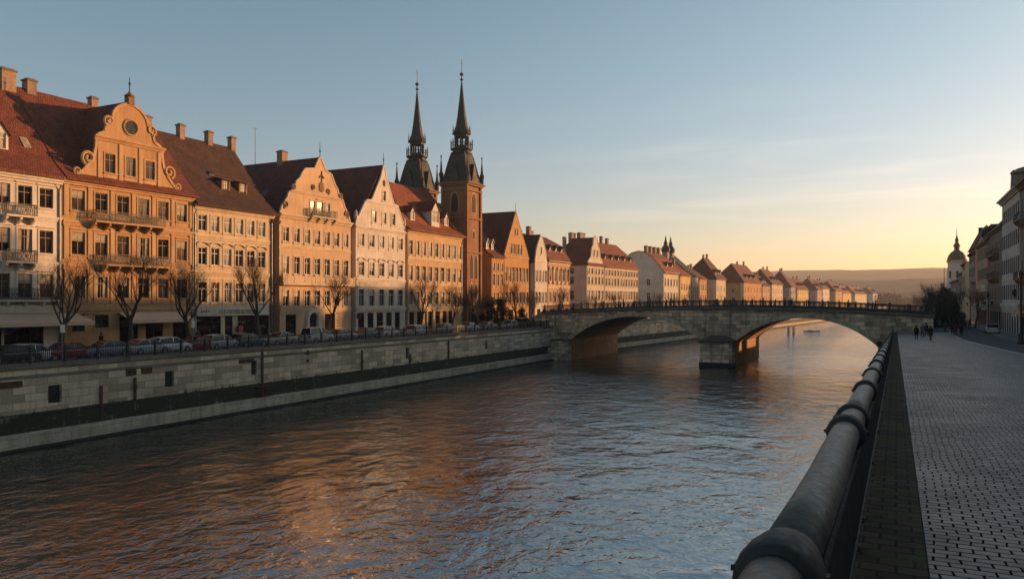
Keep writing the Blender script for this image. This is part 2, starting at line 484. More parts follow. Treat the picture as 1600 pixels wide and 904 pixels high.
def dormer(root, x, y, z, w, h, wmat, rmat, kind='gable', style='cross', gl=None, back=4.0):
    """a dormer whose front stands at y, foot at z"""
    m = MB()
    ops = [(x - w / 2 + .22, x + w / 2 - .22, z + .35, z + h - .12)]
    pr = [(z - .6, x - w / 2, x + w / 2), (z + h, x - w / 2, x + w / 2)]
    if kind == 'gable': pr += [(z + h + w * .62, x - .001, x + .001)]
    bands(m, pr, ops, y, .15)
    for xx, fl in ((x - w / 2, 1), (x + w / 2, 0)):
        q = [(xx, y, z - .6), (xx, y + back, z - .6), (xx, y + back, z + h), (xx, y, z + h)]
        m.poly(q if not fl else q[::-1])
    o = m.build('dormer', wmat, root)
    fm, pm, _ = window_meshes(w - .44, h - .47, style, FRAME_W, None)
    wo = link_mesh('window', fm, o, (x, y, z + .35)); p = MB()
    k = MB(); k.poly([(x - w / 2 + .2, y + .14, z + .3), (x + w / 2 - .2, y + .14, z + .3), (x + w / 2 - .2, y + .14, z + h - .1), (x - w / 2 + .2, y + .14, z + h - .1)])
    k.build('pane', gl or G_PALE, o)
    r = MB()
    if kind == 'gable':
        e = .18; zt = z + h + w * .62
        s1 = (zt + .05 - (z + h)) / (w / 2)
        r.slab([[(x - w / 2 - e, y - .2, z + h - s1 * e), (x, y - .2, zt + .1), (x, y + back, zt + .1), (x - w / 2 - e, y + back, z + h - s1 * e)][::-1],
                [(x, y - .2, zt + .1), (x + w / 2 + e, y - .2, z + h - s1 * e), (x + w / 2 + e, y + back, z + h - s1 * e), (x, y + back, zt + .1)][::-1]], .12)
    else:
        r.slab([[(x - w / 2 - .2, y - .3, z + h + .05), (x + w / 2 + .2, y - .3, z + h + .05), (x + w / 2 + .2, y + back, z + h + .05 + back * .22), (x - w / 2 - .2, y + back, z + h + .05 + back * .22)]], .12)
    for i in range(0): pass
    r.build('dormer_roof', rmat, o)
    return o
def awning(root, x0, x1, z, d=2.2, drop=.7):
    m = MB()
    m.slab([[(x0, -d, z - drop), (x1, -d, z - drop), (x1, -.03, z), (x0, -.03, z)]], .05)
    n = int((x1 - x0) / .3)
    m.box(x0, x1, -d - .03, -d + .0, z - drop - .35, z - drop)
    return m.build('awning', AWN, root)
def downpipe(root, x, z1, z0=0):
    m = MB(); m.tube([(x, -.1, z0), (x, -.1, z1 - .7), (x, -.35, z1 - .25)], .075, 6)
    return m.build('downpipe', ZINC, root)

def roof_eaves(root, W, D, H, zr, mat, ov=.5, kick=None, hl=0, hr=0, x0=-.12, x1=None, t=.2, side=True, name='roof', ends=None, arc=0):
    """ridge along the facade"""
    x1 = W + .12 if x1 is None else x1
    m = MB(); yr = D / 2
    if hl or hr:
        a, b, c, d = (x0 - .3, -ov, H - .05), (x1 + .3, -ov, H - .05), (x1 + .3, D + ov, H - .05), (x0 - .3, D + ov, H - .05)
        e, f = (x0 + hl, yr, zr), (x1 - hr, yr, zr)
        m.slab([[a, b, f, e], [c, d, e, f]] + [[d, a, e], [b, c, f]], t)
    else:
        P = [(-ov, H - .05)]
        if kick: P.append(kick)
        if arc:
            for k in range(1, arc):
                a = math.pi / 2 * k / arc
                P.append((yr - (yr + ov) * math.cos(a), H + (zr - H) * math.sin(a)))
        P.append((yr, zr))
        Q = [(D - p[0], p[1]) for p in reversed(P[:-1])]
        P = P + Q
        m.slab([[(x0, a[0], a[1]), (x1, a[0], a[1]), (x1, b[0], b[1]), (x0, b[0], b[1])] for a, b in zip(P[:-1], P[1:])], t)
        return m.build(name, mat, root), P
    return m.build(name, mat, root), None
def roof_gable(root, xc, hw, zb, zt, y0, y1, mat, t=.18, ov=.25, prof=None):
    """ridge at right angles to the facade"""
    m = MB()
    s = (zt - zb) / hw
    m.slab([[(xc - hw - ov, y1, zb - s * ov), (xc - hw - ov, y0, zb - s * ov), (xc, y0, zt), (xc, y1, zt)],
            [(xc, y1, zt), (xc, y0, zt), (xc + hw + ov, y0, zb - s * ov), (xc + hw + ov, y1, zb - s * ov)]], t)
    return m.build('roof', mat, root)
def gable_rim(m, prof, t=.35):
    for i in range(len(prof) - 1):
        a, b = prof[i], prof[i + 1]
        m.poly((a[1], 0, a[0]), (b[1], 0, b[0]), (b[1], t, b[0]), (a[1], t, a[0]))
        m.poly((b[2], 0, b[0]), (a[2], 0, a[0]), (a[2], t, a[0]), (b[2], t, b[0]))
    m2 = MB(); bands(m2, prof, [], t, 0, True)
    m.add(m2.v, m2.f)
def coping(root, prof, mat, r=.13, y=.08, name='coping'):
    m = MB()
    for side in (1, 2):
        pts = [(p[side], y, p[0] + .02) for p in prof]
        for a, b in zip(pts[:-1], pts[1:]):
            if (Vector(a) - Vector(b)).length > .02: m.tube([a, b], r, 4)
    return m.build(name, mat, root)
def mirror_prof(xc, pts):
    """pts = [(z, half width)] -> profile"""
    return [(z, xc - h, xc + h) for z, h in pts]

def house(name, label, X, Y0, Y1, H, D, wall, rot=90.0, base=6.4, cat='house', group=None, gable=None, gable_ops=(), sidewalls=None, rows=(), cols=6, w=1.15,
          fmat=None, tmat=None, far=False, pale=(.1, .2, .3), shop=None, side_windows=False, origin=None, margin=None, low=0, endprof=None, walllabel=None, flush=False):
    """walls, windows and courses; roofs are added by the caller. rows = [(z0, h, style)]"""
    if origin is None:
        origin = (X, Y0, base) if rot > 0 else (X, Y1, base)
        W = Y1 - Y0
    else: W = Y1 - Y0
    root = empty(name, label, cat, origin, R(rot), group)
    root['W'] = W
    fmat = fmat or FRAME_W
    ops = []; wins = []
    mg = margin if margin is not None else W / cols * .5
    xs = [mg + (W - 2 * mg) * (k / (cols - 1) if cols > 1 else .5) for k in range(cols)]
    for ri, (z0, h, st) in enumerate(rows):
        for x in xs:
            ops.append((x - w / 2, x + w / 2, z0, z0 + h)); wins.append((x, z0, w, h, st, pale[min(ri, len(pale) - 1)]))
    for (x, z0, ww, h, st) in (shop or []):
        ops.append((x - ww / 2, x + ww / 2, z0, z0 + h)); wins.append((x, z0, ww, h, st, -1))
    m = MB()
    prof = [(low, 0, W), (H, 0, W)]
    bands(m, prof, ops)
    if gable:
        gops = []
        for (x, z0, ww, h, st) in gable_ops:
            gops.append((x - ww / 2, x + ww / 2, z0, z0 + h)); wins.append((x, z0, ww, h, st, .25))
        bands(m, gable, gops); gable_rim(m, gable)
    # side and back walls, up to the roof line given by endprof [(y, z)]
    ep = endprof or [(0, H), (D, H)]
    m.poly([(0, D, low), (0, 0, low)] + [(0, y, z) for y, z in ep])
    m.poly([(W, 0, low), (W, D, low)] + [(W, y, z) for y, z in reversed(ep)])
    m.poly((W, D, low), (0, D, low), (0, D, H), (W, D, H))
    m.build('wall', wall, root)
    for (x, z, ww, h, st, pl) in wins:
        gl = G_SHOP if pl < 0 else gl_pick(pl)
        if far: put_far_window(root, x, z, ww, h, fmat, gl)
        else: put_window(root, x, z, ww, h, st, fmat if pl >= 0 else FRAME_D, None if st == 'shop' or flush else (tmat or TRIM_CREAM), gl, -.11 if flush else 0)
    if side_windows:
        for z0, h, st in rows:
            for yy in (D * .3, D * .62):
                fm, pm, sm = window_meshes(w, h, 'plain', fmat, None)
                o = link_mesh('window', fm, root, (-.18, yy, z0), R(-90)); p = link_mesh('pane', pm[0], o)
    return root, W, xs
# ================================================================== the left bank, house by house
GL = 'old town houses along the far quay'
ROWS3 = lambda st=('plain', 'plain', 'plain'): [(4.9, 2.25, st[0]), (9.2, 2.15, st[1]), (13.35, 1.85, st[2])]

# 1 white house at the frame edge
Y0, Y1 = 24.0, yof(97, -72) - .05
b, W, xs = house('white_townhouse', 'white plastered house with long beige awning and tall chimneys beside the ochre scroll-gabled house', -72, Y0, Y1, 16.8, 16, WHITE, cols=11, w=1.3, margin=1.5,
    rows=[(5.2, 2.2, 'cross'), (9.4, 2.15, 'cross'), (13.7, 1.85, 'cross')], tmat=TRIM_WHITE, group=GL, pale=(.0, .05, .1),
    shop=[(2.8, .3, 3.4, 2.7, 'shop'), (7.2, .3, 3.6, 2.7, 'shop'), (11.8, .3, 3.6, 2.7, 'shop'), (16.0, .3, 2.6, 2.7, 'shop'), (19.3, .3, 3.6, 2.7, 'shop')], endprof=[(0, 16.8), (8, 26.6), (16, 16.8)], fmat=FRAME_B)
roof_eaves(b, W, 16, 16.8, 26.7, ROOF_RED, ov=.7, kick=(1.2, 18.4), x1=W + .02)
cornice(b, -.1, W + .02, 16.78, TRIM_WHITE, .6, .7); course(b, 0, W, 8.6, TRIM_WHITE); course(b, 0, W, 12.9, TRIM_WHITE); course(b, 0, W, 4.5, TRIM_WHITE, .25, .35, 'shop_cornice')
for u, y, z0, z1, ww in ((yof(8, -80) - Y0, 8, 25.5, 27.9, 1.4), (yof(46, -80) - Y0, 8, 25.6, 27.5, .95), (yof(145, -80.2) - Y0 , 8.2, 25.4, 27.4, .75)):
    chimney(b, u, y, z0, z1, ww, ww)
dormer(b, yof(1, -73.5) - Y0, 1.6, 18.6, 1.5, 1.9, TRIM_WHITE, ROOF_RED, 'gable', 'plain', G_PALE, 3)
for u, yy in ((19.0, 3.5), (20.9, 2.5)):
    z = 18.4 + (yy - 1.2) * (26.7 - 18.4) / 6.8
    k = MB(); sl = (26.7 - 18.4) / 6.8
    k.slab([[(u - .35, yy - .4, z - .4 * sl + .12), (u + .35, yy - .4, z - .4 * sl + .12), (u + .35, yy + .4, z + .4 * sl + .12), (u - .35, yy + .4, z + .4 * sl + .12)]], .1); k.build('skylight', G_PALE, b)
balcony(b, 17.2, 20.0, 12.7, .95, TRIM_WHITE); balcony(b, 17.2, 20.0, 8.5, .95, TRIM_WHITE); balcony(b, 12.6, W - .3, 5.0, .8, TRIM_WHITE)
awning(b, 8.5, W + 1.6, 3.7, 2.6, .75)
downpipe(b, W - .25, 16.3)

# 2 ochre house with scroll gable
Y0, Y1 = yof(97.5, -72), yof(302, -72)
W = Y1 - Y0; xc = W * .478
gp = [(16.9, xc - 6.2, xc + 6.2), (17.3, xc - 5.9, xc + 5.9), (17.9, xc - 5.2, xc + 5.2), (18.6, xc - 4.6, xc + 4.6), (19.4, xc - 4.15, xc + 4.15), (20.4, xc - 3.9, xc + 3.9), (21.35, xc - 3.85, xc + 3.85),
      (21.7, xc - 3.7, xc + 3.7), (22.1, xc - 2.9, xc + 2.9), (22.7, xc - 2.75, xc + 2.75), (23.2, xc - 2.5, xc + 2.5), (23.8, xc - 2.05, xc + 2.05), (24.3, xc - 1.95, xc + 1.95), (24.8, xc - 1.6, xc + 1.6), (25.2, xc - 1.1, xc + 1.1), (25.45, xc - .5, xc + .5), (25.5, xc - .02, xc + .02)]
gops = [(xc - 2.35, 18.0, 1.15, 1.95, 'plain'), (xc, 18.0, 1.15, 1.95, 'plain'), (xc + 2.35, 18.0, 1.15, 1.95, 'plain')]
b, W, xs = house('gabled_townhouse', 'ochre baroque house with curled scroll gable, round attic window and two iron balconies', -72, Y0, Y1, 16.9, 16, OCHRE, cols=6, w=1.36, margin=1.6,
    rows=[(5.2, 2.15, 'cross'), (9.45, 2.2, 'cross'), (13.8, 2.0, 'plain')], tmat=TRIM_OCHRE, gable=gp, gable_ops=gops, group=GL, pale=(.0, .0, .2), fmat=FRAME_B,
    shop=[(1.6, 1.9, 1.3, 1.7, 'plain'), (4.1, 2.2, 1.5, 1.3, 'plain'), (7.2, .2, 2.2, 3.1, 'shop'), (10.3, .2, 2.2, 3.1, 'shop'), (13.6, .2, 1.8, 3.4, 'shop')], endprof=[(0, 16.9), (8, 26.6), (16, 16.9)])
roof_eaves(b, W, 16, 16.9, 26.7, ROOF_RED, ov=.7, kick=(1.2, 18.5), x0=-.02, x1=W + .35)
roof_gable(b, xc, 5.4, 17.6, 25.9, .3, 9, ROOF_RED)
coping(b, gp, TRIM_OCHRE, .2, .05)
cornice(b, -.02, W, 16.88, TRIM_OCHRE, .55, .65); cornice(b, xc - 4.1, xc + 4.1, 21.6, TRIM_OCHRE, .35, .45, 'gable_cornice'); course(b, 0, W, 12.8, TRIM_OCHRE, .2, .26); course(b, 0, W, 8.5, TRIM_OCHRE, .2, .26); course(b, 0, W, 4.3, TRIM_OCHRE, .25, .35)
m = MB()
for sx in (-1, 1):
    m.tube(spiral(xc + sx * 4.75, 19.15, .75, 1.4, -1.2, -.05, sx), .16, 5); m.tube(spiral(xc + sx * 2.5, 23.3, .6, 1.3, -1.2, -.05, sx), .13, 5)
    m.tube(spiral(xc + sx * 5.9, 17.7, .4, 1.2, -1, -.05, sx, 16), .11, 5)
m.build('scroll', TRIM_OCHRE, b)
for k in range(7):
    x = .35 + (W - .7) * k / 6
    for z0, z1 in ((4.7, 7.9), (9.0, 12.2), (13.2, 16.2)):
        m = MB(); m.box(x - .22, x + .22, -.09, .01, z0, z1); m.box(x - .3, x + .3, -.13, .01, z1 - .002, z1 + .2); m.build('pilaster', TRIM_OCHRE, b)
for k in range(4):
    x = xc - 3.5 + 7.0 * k / 3
    m = MB(); m.box(x - .22, x + .22, -.09, .01, 17.15, 21.1); m.build('pilaster', TRIM_OCHRE, b)
m = MB()
for i in range(20):
    a0 = 2 * math.pi * i / 20; a1 = 2 * math.pi * (i + 1) / 20
m.tube([(xc + .82 * math.cos(2 * math.pi * k / 20), -.04, 23.1 + .82 * math.sin(2 * math.pi * k / 20)) for k in range(21)], .12, 5, cap=False)
o = m.build('round_window', TRIM_OCHRE, b)
m = MB(); m.poly([(xc + .78 * math.cos(2 * math.pi * k / 20), -.015, 23.1 + .78 * math.sin(2 * math.pi * k / 20)) for k in range(20)]); m.build('pane', G_DARK, o)
m = MB(); m.box(xc - .35, xc + .35, -.2, .5, 25.5, 26.3); m.lathe([(.5, 26.3), (.55, 26.45), (.2, 26.7), (.1, 26.9)], xc, .15, 8); m.build('gable_pedestal', TRIM_DARK, b)
m = MB(); m.lathe([(.05, 26.9), (.05, 27.6), (.14, 27.7), (.05, 27.85), (.03, 28.4)], xc, .15, 6); m.build('finial', IRON, b)
balcony(b, 2.7, 10.9, 12.9, 1.15); balcony(b, 3.9, 11.6, 8.6, 1.15)
awning(b, 5.9, 13.8, 3.75, 2.0, .8)
downpipe(b, W - .15, 16.4)
m = MB(); m.tube([(.4, 3.4, 20.6), (.4, 2.0, 19.4)], .09, 6); m.build('roof_pipe', ZINC, b)

# 3 pale yellow house with the tall brown roof
Y0, Y1 = yof(302.5, -72), yof(420, -72)
b, W, xs = house('flat_fronted_house', 'cream flat-fronted house with tall dark brown roof, two small dormers and lettered shop band', -72, Y0, Y1, 16.1, 15, CREAM, cols=6, w=1.22, margin=1.25,
    rows=[(4.7, 2.4, 'cross'), (9.1, 2.05, 'hood'), (13.05, 1.85, 'plain')], tmat=TRIM_CREAM, group=GL, pale=(.0, .2, .55),
    shop=[(2.2, .2, 3.6, 2.9, 'shop'), (5.2, .2, 1.2, 2.9, 'shop'), (9.2, .2, 5.2, 2.9, 'shop')], endprof=[(0, 16.1), (7.5, 25.3), (15, 16.1)])
roof_eaves(b, W + .9, 15, 16.1, 25.4, ROOF_DARK, ov=.75, kick=(1.4, 17.8), x0=.02)
cornice(b, 0, W + .8, 16.08, TRIM_CREAM, .55, .6); course(b, 0, W, 12.6, TRIM_CREAM, .25, .28); course(b, 0, W, 8.4, TRIM_CREAM, .25, .28)
for u in (yof(230, -79.5), yof(282, -79.5), yof(326, -79.5), yof(362, -79.5)): chimney(b, u - Y0 , 7.5, 24.5, 26.6, .75, .75)
dormer(b, yof(353, -74) - Y0, 2.0, 17.9, 1.35, 1.9, TRIM_DARK, ROOF_DARK, 'shed', 'grid', G_PALE, 3.5)
dormer(b, yof(380, -74) - Y0, 2.0, 17.9, 1.35, 1.9, TRIM_DARK, ROOF_DARK, 'shed', 'grid', G_PALE, 3.5)
m = MB(); u = yof(330, -75.5) - Y0; m.slab([[(u - .4, 3.4, 20.55), (u + .4, 3.4, 20.55), (u + .4, 4.1, 21.1), (u - .4, 4.1, 21.1)]], .3); m.build('skylight', G_DARK, b)
m = MB(); m.box(.3, W - .3, -.3, .0, 3.15, 4.35); o = m.build('shop_fascia', TRIM_WHITE, b)
m = MB(); x = 3.4; r2 = random.Random(3)
while x < W - 3.0:       # an illegible row of dark letters
    s = r2.choice('HIVNEO'); hh = .5; z = 3.35; g = -.33
    if s in 'HN': m.box(x, x + .07, g, -.29, z, z + hh); m.box(x + .22, x + .29, g, -.29, z, z + hh); m.box(x + .07, x + .22, g + .003, -.29, z + .2, z + .28)
    elif s == 'I': m.box(x + .1, x + .18, g, -.29, z, z + hh)
    elif s == 'E': m.box(x, x + .07, g, -.29, z, z + hh); [m.box(x + .07, x + .27, g, -.29, z + q, z + q + .07) for q in (0, .21, .43)]
    else: m.box(x, x + .07, g, -.29, z, z + hh); m.box(x + .2, x + .27, g, -.29, z, z + hh); m.box(x + .07, x + .2, g, -.29, z, z + .07); m.box(x + .07, x + .2, g, -.29, z + hh - .07, z + hh)
    x += .38
for k in range(4): m.box(.8 + .33 * k, 1.0 + .33 * k, -.33, -.29, 3.55 + .06 * (k % 2), 3.8)
m.build('shop_lettering', TRIM_DARK, o)
m = MB(); m.box(6.3, 7.0, -.5, -.15, .1, 1.9); m.build('red_panel', plain('faded_red_paint', (.28, .05, .03), .7), b)
downpipe(b, .12, 15.6); downpipe(b, W + .45, 15.6)
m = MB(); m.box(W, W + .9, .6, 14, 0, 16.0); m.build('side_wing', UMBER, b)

# 4 peach house, scrolled gable
Y0, Y1 = yof(437, -72), yof(548, -72)
W = Y1 - Y0; xc = W * .545
gp = [(16.4, .1, W - .1), (17.0, .35, W - .35), (17.5, .5, W - .55), (18.0, 1.0, W - .9), (18.6, 1.5, W - 1.4), (19.3, 1.75, W - 1.7), (19.8, 2.6, W - 2.3), (20.4, 3.0, W - 2.75), (21.0, 3.2, W - 3.0), (21.5, 3.9, W - 3.5), (22.2, 4.3, W - 3.9), (22.9, 4.9, W - 4.3), (23.2, xc - 1.15, xc + 1.15), (24.2, xc - .6, xc + .6), (25.0, xc - .03, xc + .03)]
b, W, xs = house('gabled_townhouse', 'peach house with wavy scrolled gable, small gable balcony and arched white doorway', -72, Y0, Y1, 16.4, 17, PEACH, cols=7, w=1.08, margin=1.15,
    rows=[(4.2, 2.15, 'plain'), (8.5, 2.3, 'plain'), (12.75, 1.9, 'plain')], tmat=TRIM_CREAM, group=GL, pale=(.0, .1, .2), gable=gp, gable_ops=[(xc - 1.6, 16.6, .95, 2.1, 'plain'), (xc - .1, 16.6, 1.25, 2.1, 'cross'), (xc + 1.5, 16.6, .95, 2.1, 'plain')],
    shop=[(2.1, .2, 2.0, 2.9, 'shop'), (6.3, .1, 1.6, 2.4, 'shop'), (10.0, .2, 2.2, 2.9, 'shop')])
roof_gable(b, xc, W / 2 + .1, 16.3, 25.0, .3, 17, ROOF_WINE)
coping(b, gp, TRIM_CREAM, .16, .05)
cornice(b, -.05, W + .05, 16.38, TRIM_CREAM, .5, .55); course(b, 0, W, 12.2, TRIM_CREAM, .12, .16); course(b, 0, W, 3.95, TRIM_CREAM, .2, .3); cornice(b, 2.0, W - 1.9, 19.65, TRIM_CREAM, .22, .25, 'gable_cornice')
m = MB(); m.box(-.05, W + .05, -.75, 0, 7.0, 7.35); m.box(-.02, W + .02, -.7, -.6, 7.35, 8.25)
for k in range(8): m.box(W * k / 7 - .15, W * k / 7 + .15, -.74, -.56, 7.35, 8.4)
m.build('stone_balcony', TRIM_CREAM, b)
m = MB()
for sx, cx, cz, rr in ((-1, 1.1, 17.6, .55), (1, W - 1.05, 17.6, .55), (-1, 2.6, 20.1, .45), (1, W - 2.4, 20.1, .45), (-1, xc - 1.5, 20.6, .4), (1, xc + 1.5, 20.4, .4)): m.tube(spiral(cx, cz, rr, 1.3, -1.2, -.05, sx, 18), .12, 5)
m.build('scroll', TRIM_DARK, b)
m = MB(); m.lathe([(.1, 0), (.55, .3), (.62, .8), (.5, 1.2), (.1, 1.5)], 0, 0, 12, sy=.25); m.tube([(0, -.05, 1.4), (0, -.05, 3.0)], .07, 5); m.tube([(-.5, -.05, 2.0), (0, -.08, 2.45), (.5, -.05, 2.0)], .09, 5)
o = m.build('cartouche', TRIM_DARK, b, loc=(xc + .2, -.02, 20.1))
balcony(b, xc - 2.6, xc + 2.7, 16.55, .9, TRIM_CREAM)
m = MB(); m.lathe([(.06, 25.0), (.05, 25.7), (.16, 25.85), (.05, 26.0), (.03, 27.0)], xc, .1, 6); m.build('finial', IRON, b)
m = MB(); P = [(6.3 - 1.15 * math.cos(math.pi * k / 12), -.1, 2.35 + 1.15 * math.sin(math.pi * k / 12)) for k in range(13)]
m.tube([(5.15, -.1, 0)] + P + [(7.45, -.1, 0)], .32, 6); m.build('door_arch', TRIM_WHITE, b)
m = MB(); m.poly([(6.3 - .82 * math.cos(math.pi * k / 12), -.06, 2.4 + .82 * math.sin(math.pi * k / 12)) for k in range(13)][::-1]); m.build('fanlight', G_SHOP, b)
m = MB()
for k in range(5): m.box(11.45 + .05 * (k % 2), 12.1, -.05, -.002, 3.0 - .45 * k, 3.18 - .45 * k)
m.build('wall_lettering', TRIM_DARK, b)
chimney(b, yof(441, -79) - Y0, 7, 22, 26.2, 1.1, 1.0); chimney(b, 1.9, 11.5, 20, 25.0, 1.6, .9)
m = MB(); m.tube([(5.2, 9.5, 23), (5.2, 9.5, 29.5)], .035, 4); m.tube([(4.8, 9.5, 29.4), (5.6, 9.5, 29.4)], .03, 4); m.build('aerial', IRON, b)
for yy in (4.5, 8.5):
    m = MB(); u = 2.3; m.slab([[(u - .35, yy, 19.15), (u + .35, yy, 20.0), (u + .35, yy + .8, 20.0), (u - .35, yy + .8, 19.15)]], .1); m.build('skylight', G_MID, b)
downpipe(b, -.15, 15.6)

# 5 pale house, steep plain gable
Y0, Y1 = yof(556, -72), yof(633, -72)
W = Y1 - Y0; xc = W * .55
gp = [(16.1, 0, W), (17.3, .25, W - .25), (17.5, .7, W - .45), (20.2, 2.5, W - 2.05), (20.4, xc - 3.1, xc + 2.75), (24.1, xc - .85, xc + .75), (26.2, xc - .03, xc + .03)]
b, W, xs = house('gabled_townhouse', 'pale rose-white house with steep plain triangular gable and arched window hoods', -72, Y0, Y1, 16.1, 18, WHITE, cols=5, w=1.27, margin=1.35,
    rows=[(4.1, 2.6, 'plain'), (8.75, 2.05, 'hood'), (13.2, 1.85, 'plain')], tmat=TRIM_WHITE, group=GL, pale=(.0, .15, .6), gable=gp, gable_ops=[(xc - 2.55, 17.0, 1.05, 1.8, 'plain'), (xc, 17.0, 1.05, 1.8, 'plain'), (xc + 2.45, 17.0, 1.05, 1.8, 'plain'), (xc, 20.6, .85, 1.6, 'plain')],
    shop=[(1.3, .2, 1.5, 2.9, 'shop'), (3.6, .2, 1.5, 2.9, 'shop'), (6.0, .2, 1.7, 2.9, 'shop'), (8.4, .2, 1.5, 2.9, 'shop'), (10.7, .2, 1.4, 2.9, 'shop')])
roof_gable(b, xc, W / 2 + .15, 16.3, 26.3, .3, 18, ROOF_WINE)
coping(b, gp, TRIM_WHITE, .14, .05)
cornice(b, -.05, W + .05, 16.1, TRIM_WHITE, .3, .35); course(b, 0, W, 8.3, TRIM_WHITE, .2, .25); course(b, 0, W, 3.9, TRIM_WHITE, .3, .3); course(b, 2.4, W - 2, 20.3, TRIM_WHITE, .15, .2)
course(b, .2, W - .2, 7.2, TRIM_WHITE, .18, .18)
m = MB(); m.lathe([(.06, 26.2), (.05, 26.9), (.17, 27.05), (.05, 27.2), (.03, 28.2)], xc, .1, 6); m.build('finial', IRON, b)
m = MB(); m.poly([(xc + .36 * math.cos(2 * math.pi * k / 14), -.02, 23.4 + .55 * math.sin(2 * math.pi * k / 14)) for k in range(14)]); m.build('oval_window', FRAME_D, b)
m = MB()
for xx in (.15, W - .15): m.lathe([(.3, 17.2), (.34, 17.5), (.2, 17.8), (.26, 18.1), (.05, 18.5)], xx, .1, 8)
m.build('gable_urn', TRIM_WHITE, b)
chimney(b, 1.9, 12.5, 20, 25.9, 1.2, 1.0)
m = MB()
for k, (a, ww) in enumerate(((5.2, .3), (5.7, .3))): m.poly([(a + ww * math.cos(2 * math.pi * q / 10), -.03, 3.45 + ww * .9 * math.sin(2 * math.pi * q / 10)) for q in range(10)])
for k in range(5): m.box(1.0 + 2.0 * k, 1.16 + 2.0 * k, -.04, -.002, 3.3, 3.6)
m.build('shop_lettering', TRIM_DARK, b)
m = MB(); m.box(-.35, -.2, -1.1, -.4, 2.3, 3.0); m.tube([(-.28, -.0, 3.2), (-.28, -1.1, 3.2)], .03, 4); m.build('hanging_sign', IRON, b)
m = MB(); m.box(W * .0 + .9, W * .42, -.03, -.002, 7.5, 7.8); m.build('name_plaque', TRIM_CREAM, b)
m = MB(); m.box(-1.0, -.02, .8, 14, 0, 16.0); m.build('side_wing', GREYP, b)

# 6 apricot long house with dormers next to the church
Y0, Y1 = yof(637, -72), yof(722, -72)
b, W, xs = house('dormered_house', 'apricot house with nine narrow windows a row and three dormers, beside the church', -72, Y0, Y1, 16.8, 15, APRICOT, cols=9, w=1.05, margin=.9,
    rows=[(4.3, 2.2, 'plain'), (8.3, 2.5, 'plain'), (12.6, 2.4, 'plain')], tmat=TRIM_CREAM, group=GL, pale=(.1, .15, .7),
    shop=[(1.2, .2, 1.4, 2.9, 'shop'), (3.6, .2, 1.6, 2.9, 'shop'), (6.6, .2, 1.6, 3.0, 'shop'), (9.3, .2, 1.4, 2.9, 'shop'), (11.6, .2, 1.3, 2.9, 'shop'), (13.6, .2, 1.2, 2.9, 'shop')], endprof=[(0, 16.8), (7.5, 25.6), (15, 16.8)], walllabel=None)
roof_eaves(b, W, 15, 16.8, 25.8, ROOF_ORANGE, ov=.8, kick=(1.7, 18.3), x0=-.1, x1=W + .3)
cornice(b, 0, W, 16.78, TRIM_CREAM, .6, .5); course(b, 0, W, 12.2, TRIM_CREAM, .14, .2); course(b, 0, W, 7.9, TRIM_CREAM, .14, .2); course(b, 0, W, 3.9, TRIM_CREAM, .3, .4)
for px, ww, hh, yy in ((648, 1.3, 1.9, 2.0), (679, 2.6, 2.6, 1.4), (700.5, 1.4, 1.9, 2.0)): dormer(b, yof(px, -73.6) - Y0, yy, 18.5, ww, hh, TRIM_WHITE, ROOF_RED, 'gable', 'plain', G_PALE, 5)
m = MB(); P = [(6.6 - 1.0 * math.cos(math.pi * k / 10), -.1, 2.9 + .9 * math.sin(math.pi * k / 10)) for k in range(11)]; m.tube([(5.6, -.1, 0)] + P + [(7.6, -.1, 0)], .22, 6); m.build('door_arch', TRIM_CREAM, b)
downpipe(b, W - .1, 16.2)

# 7 low orange house and 8 tall orange gable
Y0, Y1 = yof(768, -72), yof(787, -72)
b, W, xs = house('low_townhouse', 'small low orange house with lead dormers between church tower and tall orange gable', -72, Y0, Y1, 13.8, 12, ORANGE, cols=3, w=.95, rows=[(4.3, 2.3, 'plain'), (8.0, 2.3, 'plain'), (10.9, 1.6, 'plain')], tmat=TRIM_OCHRE, group=GL, side_windows=True, endprof=[(0, 13.8), (6, 20.5), (12, 13.8)], shop=[(1.9, .2, 2.0, 2.8, 'shop')])
roof_eaves(b, W, 12, 13.8, 20.6, ROOF_RED, ov=.6, kick=(1.2, 14.9), x0=-.2)
cornice(b, 0, W, 13.78, TRIM_OCHRE, .4, .4)
for u in (1.2, 3.4): dormer(b, u, 1.6, 15.2, .9, 1.7, ZINC, ZINC, 'gable', 'plain', G_PALE, 3)
Y0, Y1 = yof(788, -72), yof(826, -72)
W = Y1 - Y0; xc = W * .47
gp = [(14.2, 0, W), (16.0, .9, W - 1.0), (23.7, xc - .03, xc + .03)]
b, W, xs = house('gabled_townhouse', 'tall orange house with one steep pointed gable and wine-red roof, right of church tower', -72, Y0, Y1, 14.2, 17, ORANGE, cols=7, w=.95, rows=[(4.4, 2.4, 'plain'), (9.0, 3.0, 'plain')], tmat=TRIM_OCHRE, gable=gp, gable_ops=[(xc - 2.3, 14.8, .9, 2.1, 'plain'), (xc - .8, 14.8, .9, 2.1, 'plain'), (xc + .8, 14.8, .9, 2.1, 'plain'), (xc + 2.3, 14.8, .9, 2.1, 'plain'), (xc - .5, 18.8, .7, 1.4, 'plain'), (xc + .5, 18.8, .7, 1.4, 'plain')], group=GL, pale=(.0, .0, .0), shop=[(3, .2, 2.2, 2.9, 'shop'), (8, .2, 2.2, 2.9, 'shop')])
roof_gable(b, xc, W / 2 + .1, 14.3, 23.9, .3, 17, ROOF_WINE); coping(b, gp, TRIM_OCHRE, .13, .05)
course(b, 0, W, 14.3, TRIM_OCHRE, .16, .2); course(b, 0, W, 8.3, TRIM_OCHRE, .16, .2)
chimney(b, 1.6, 12.5, 18, 23.8, 1.0, 1.0)
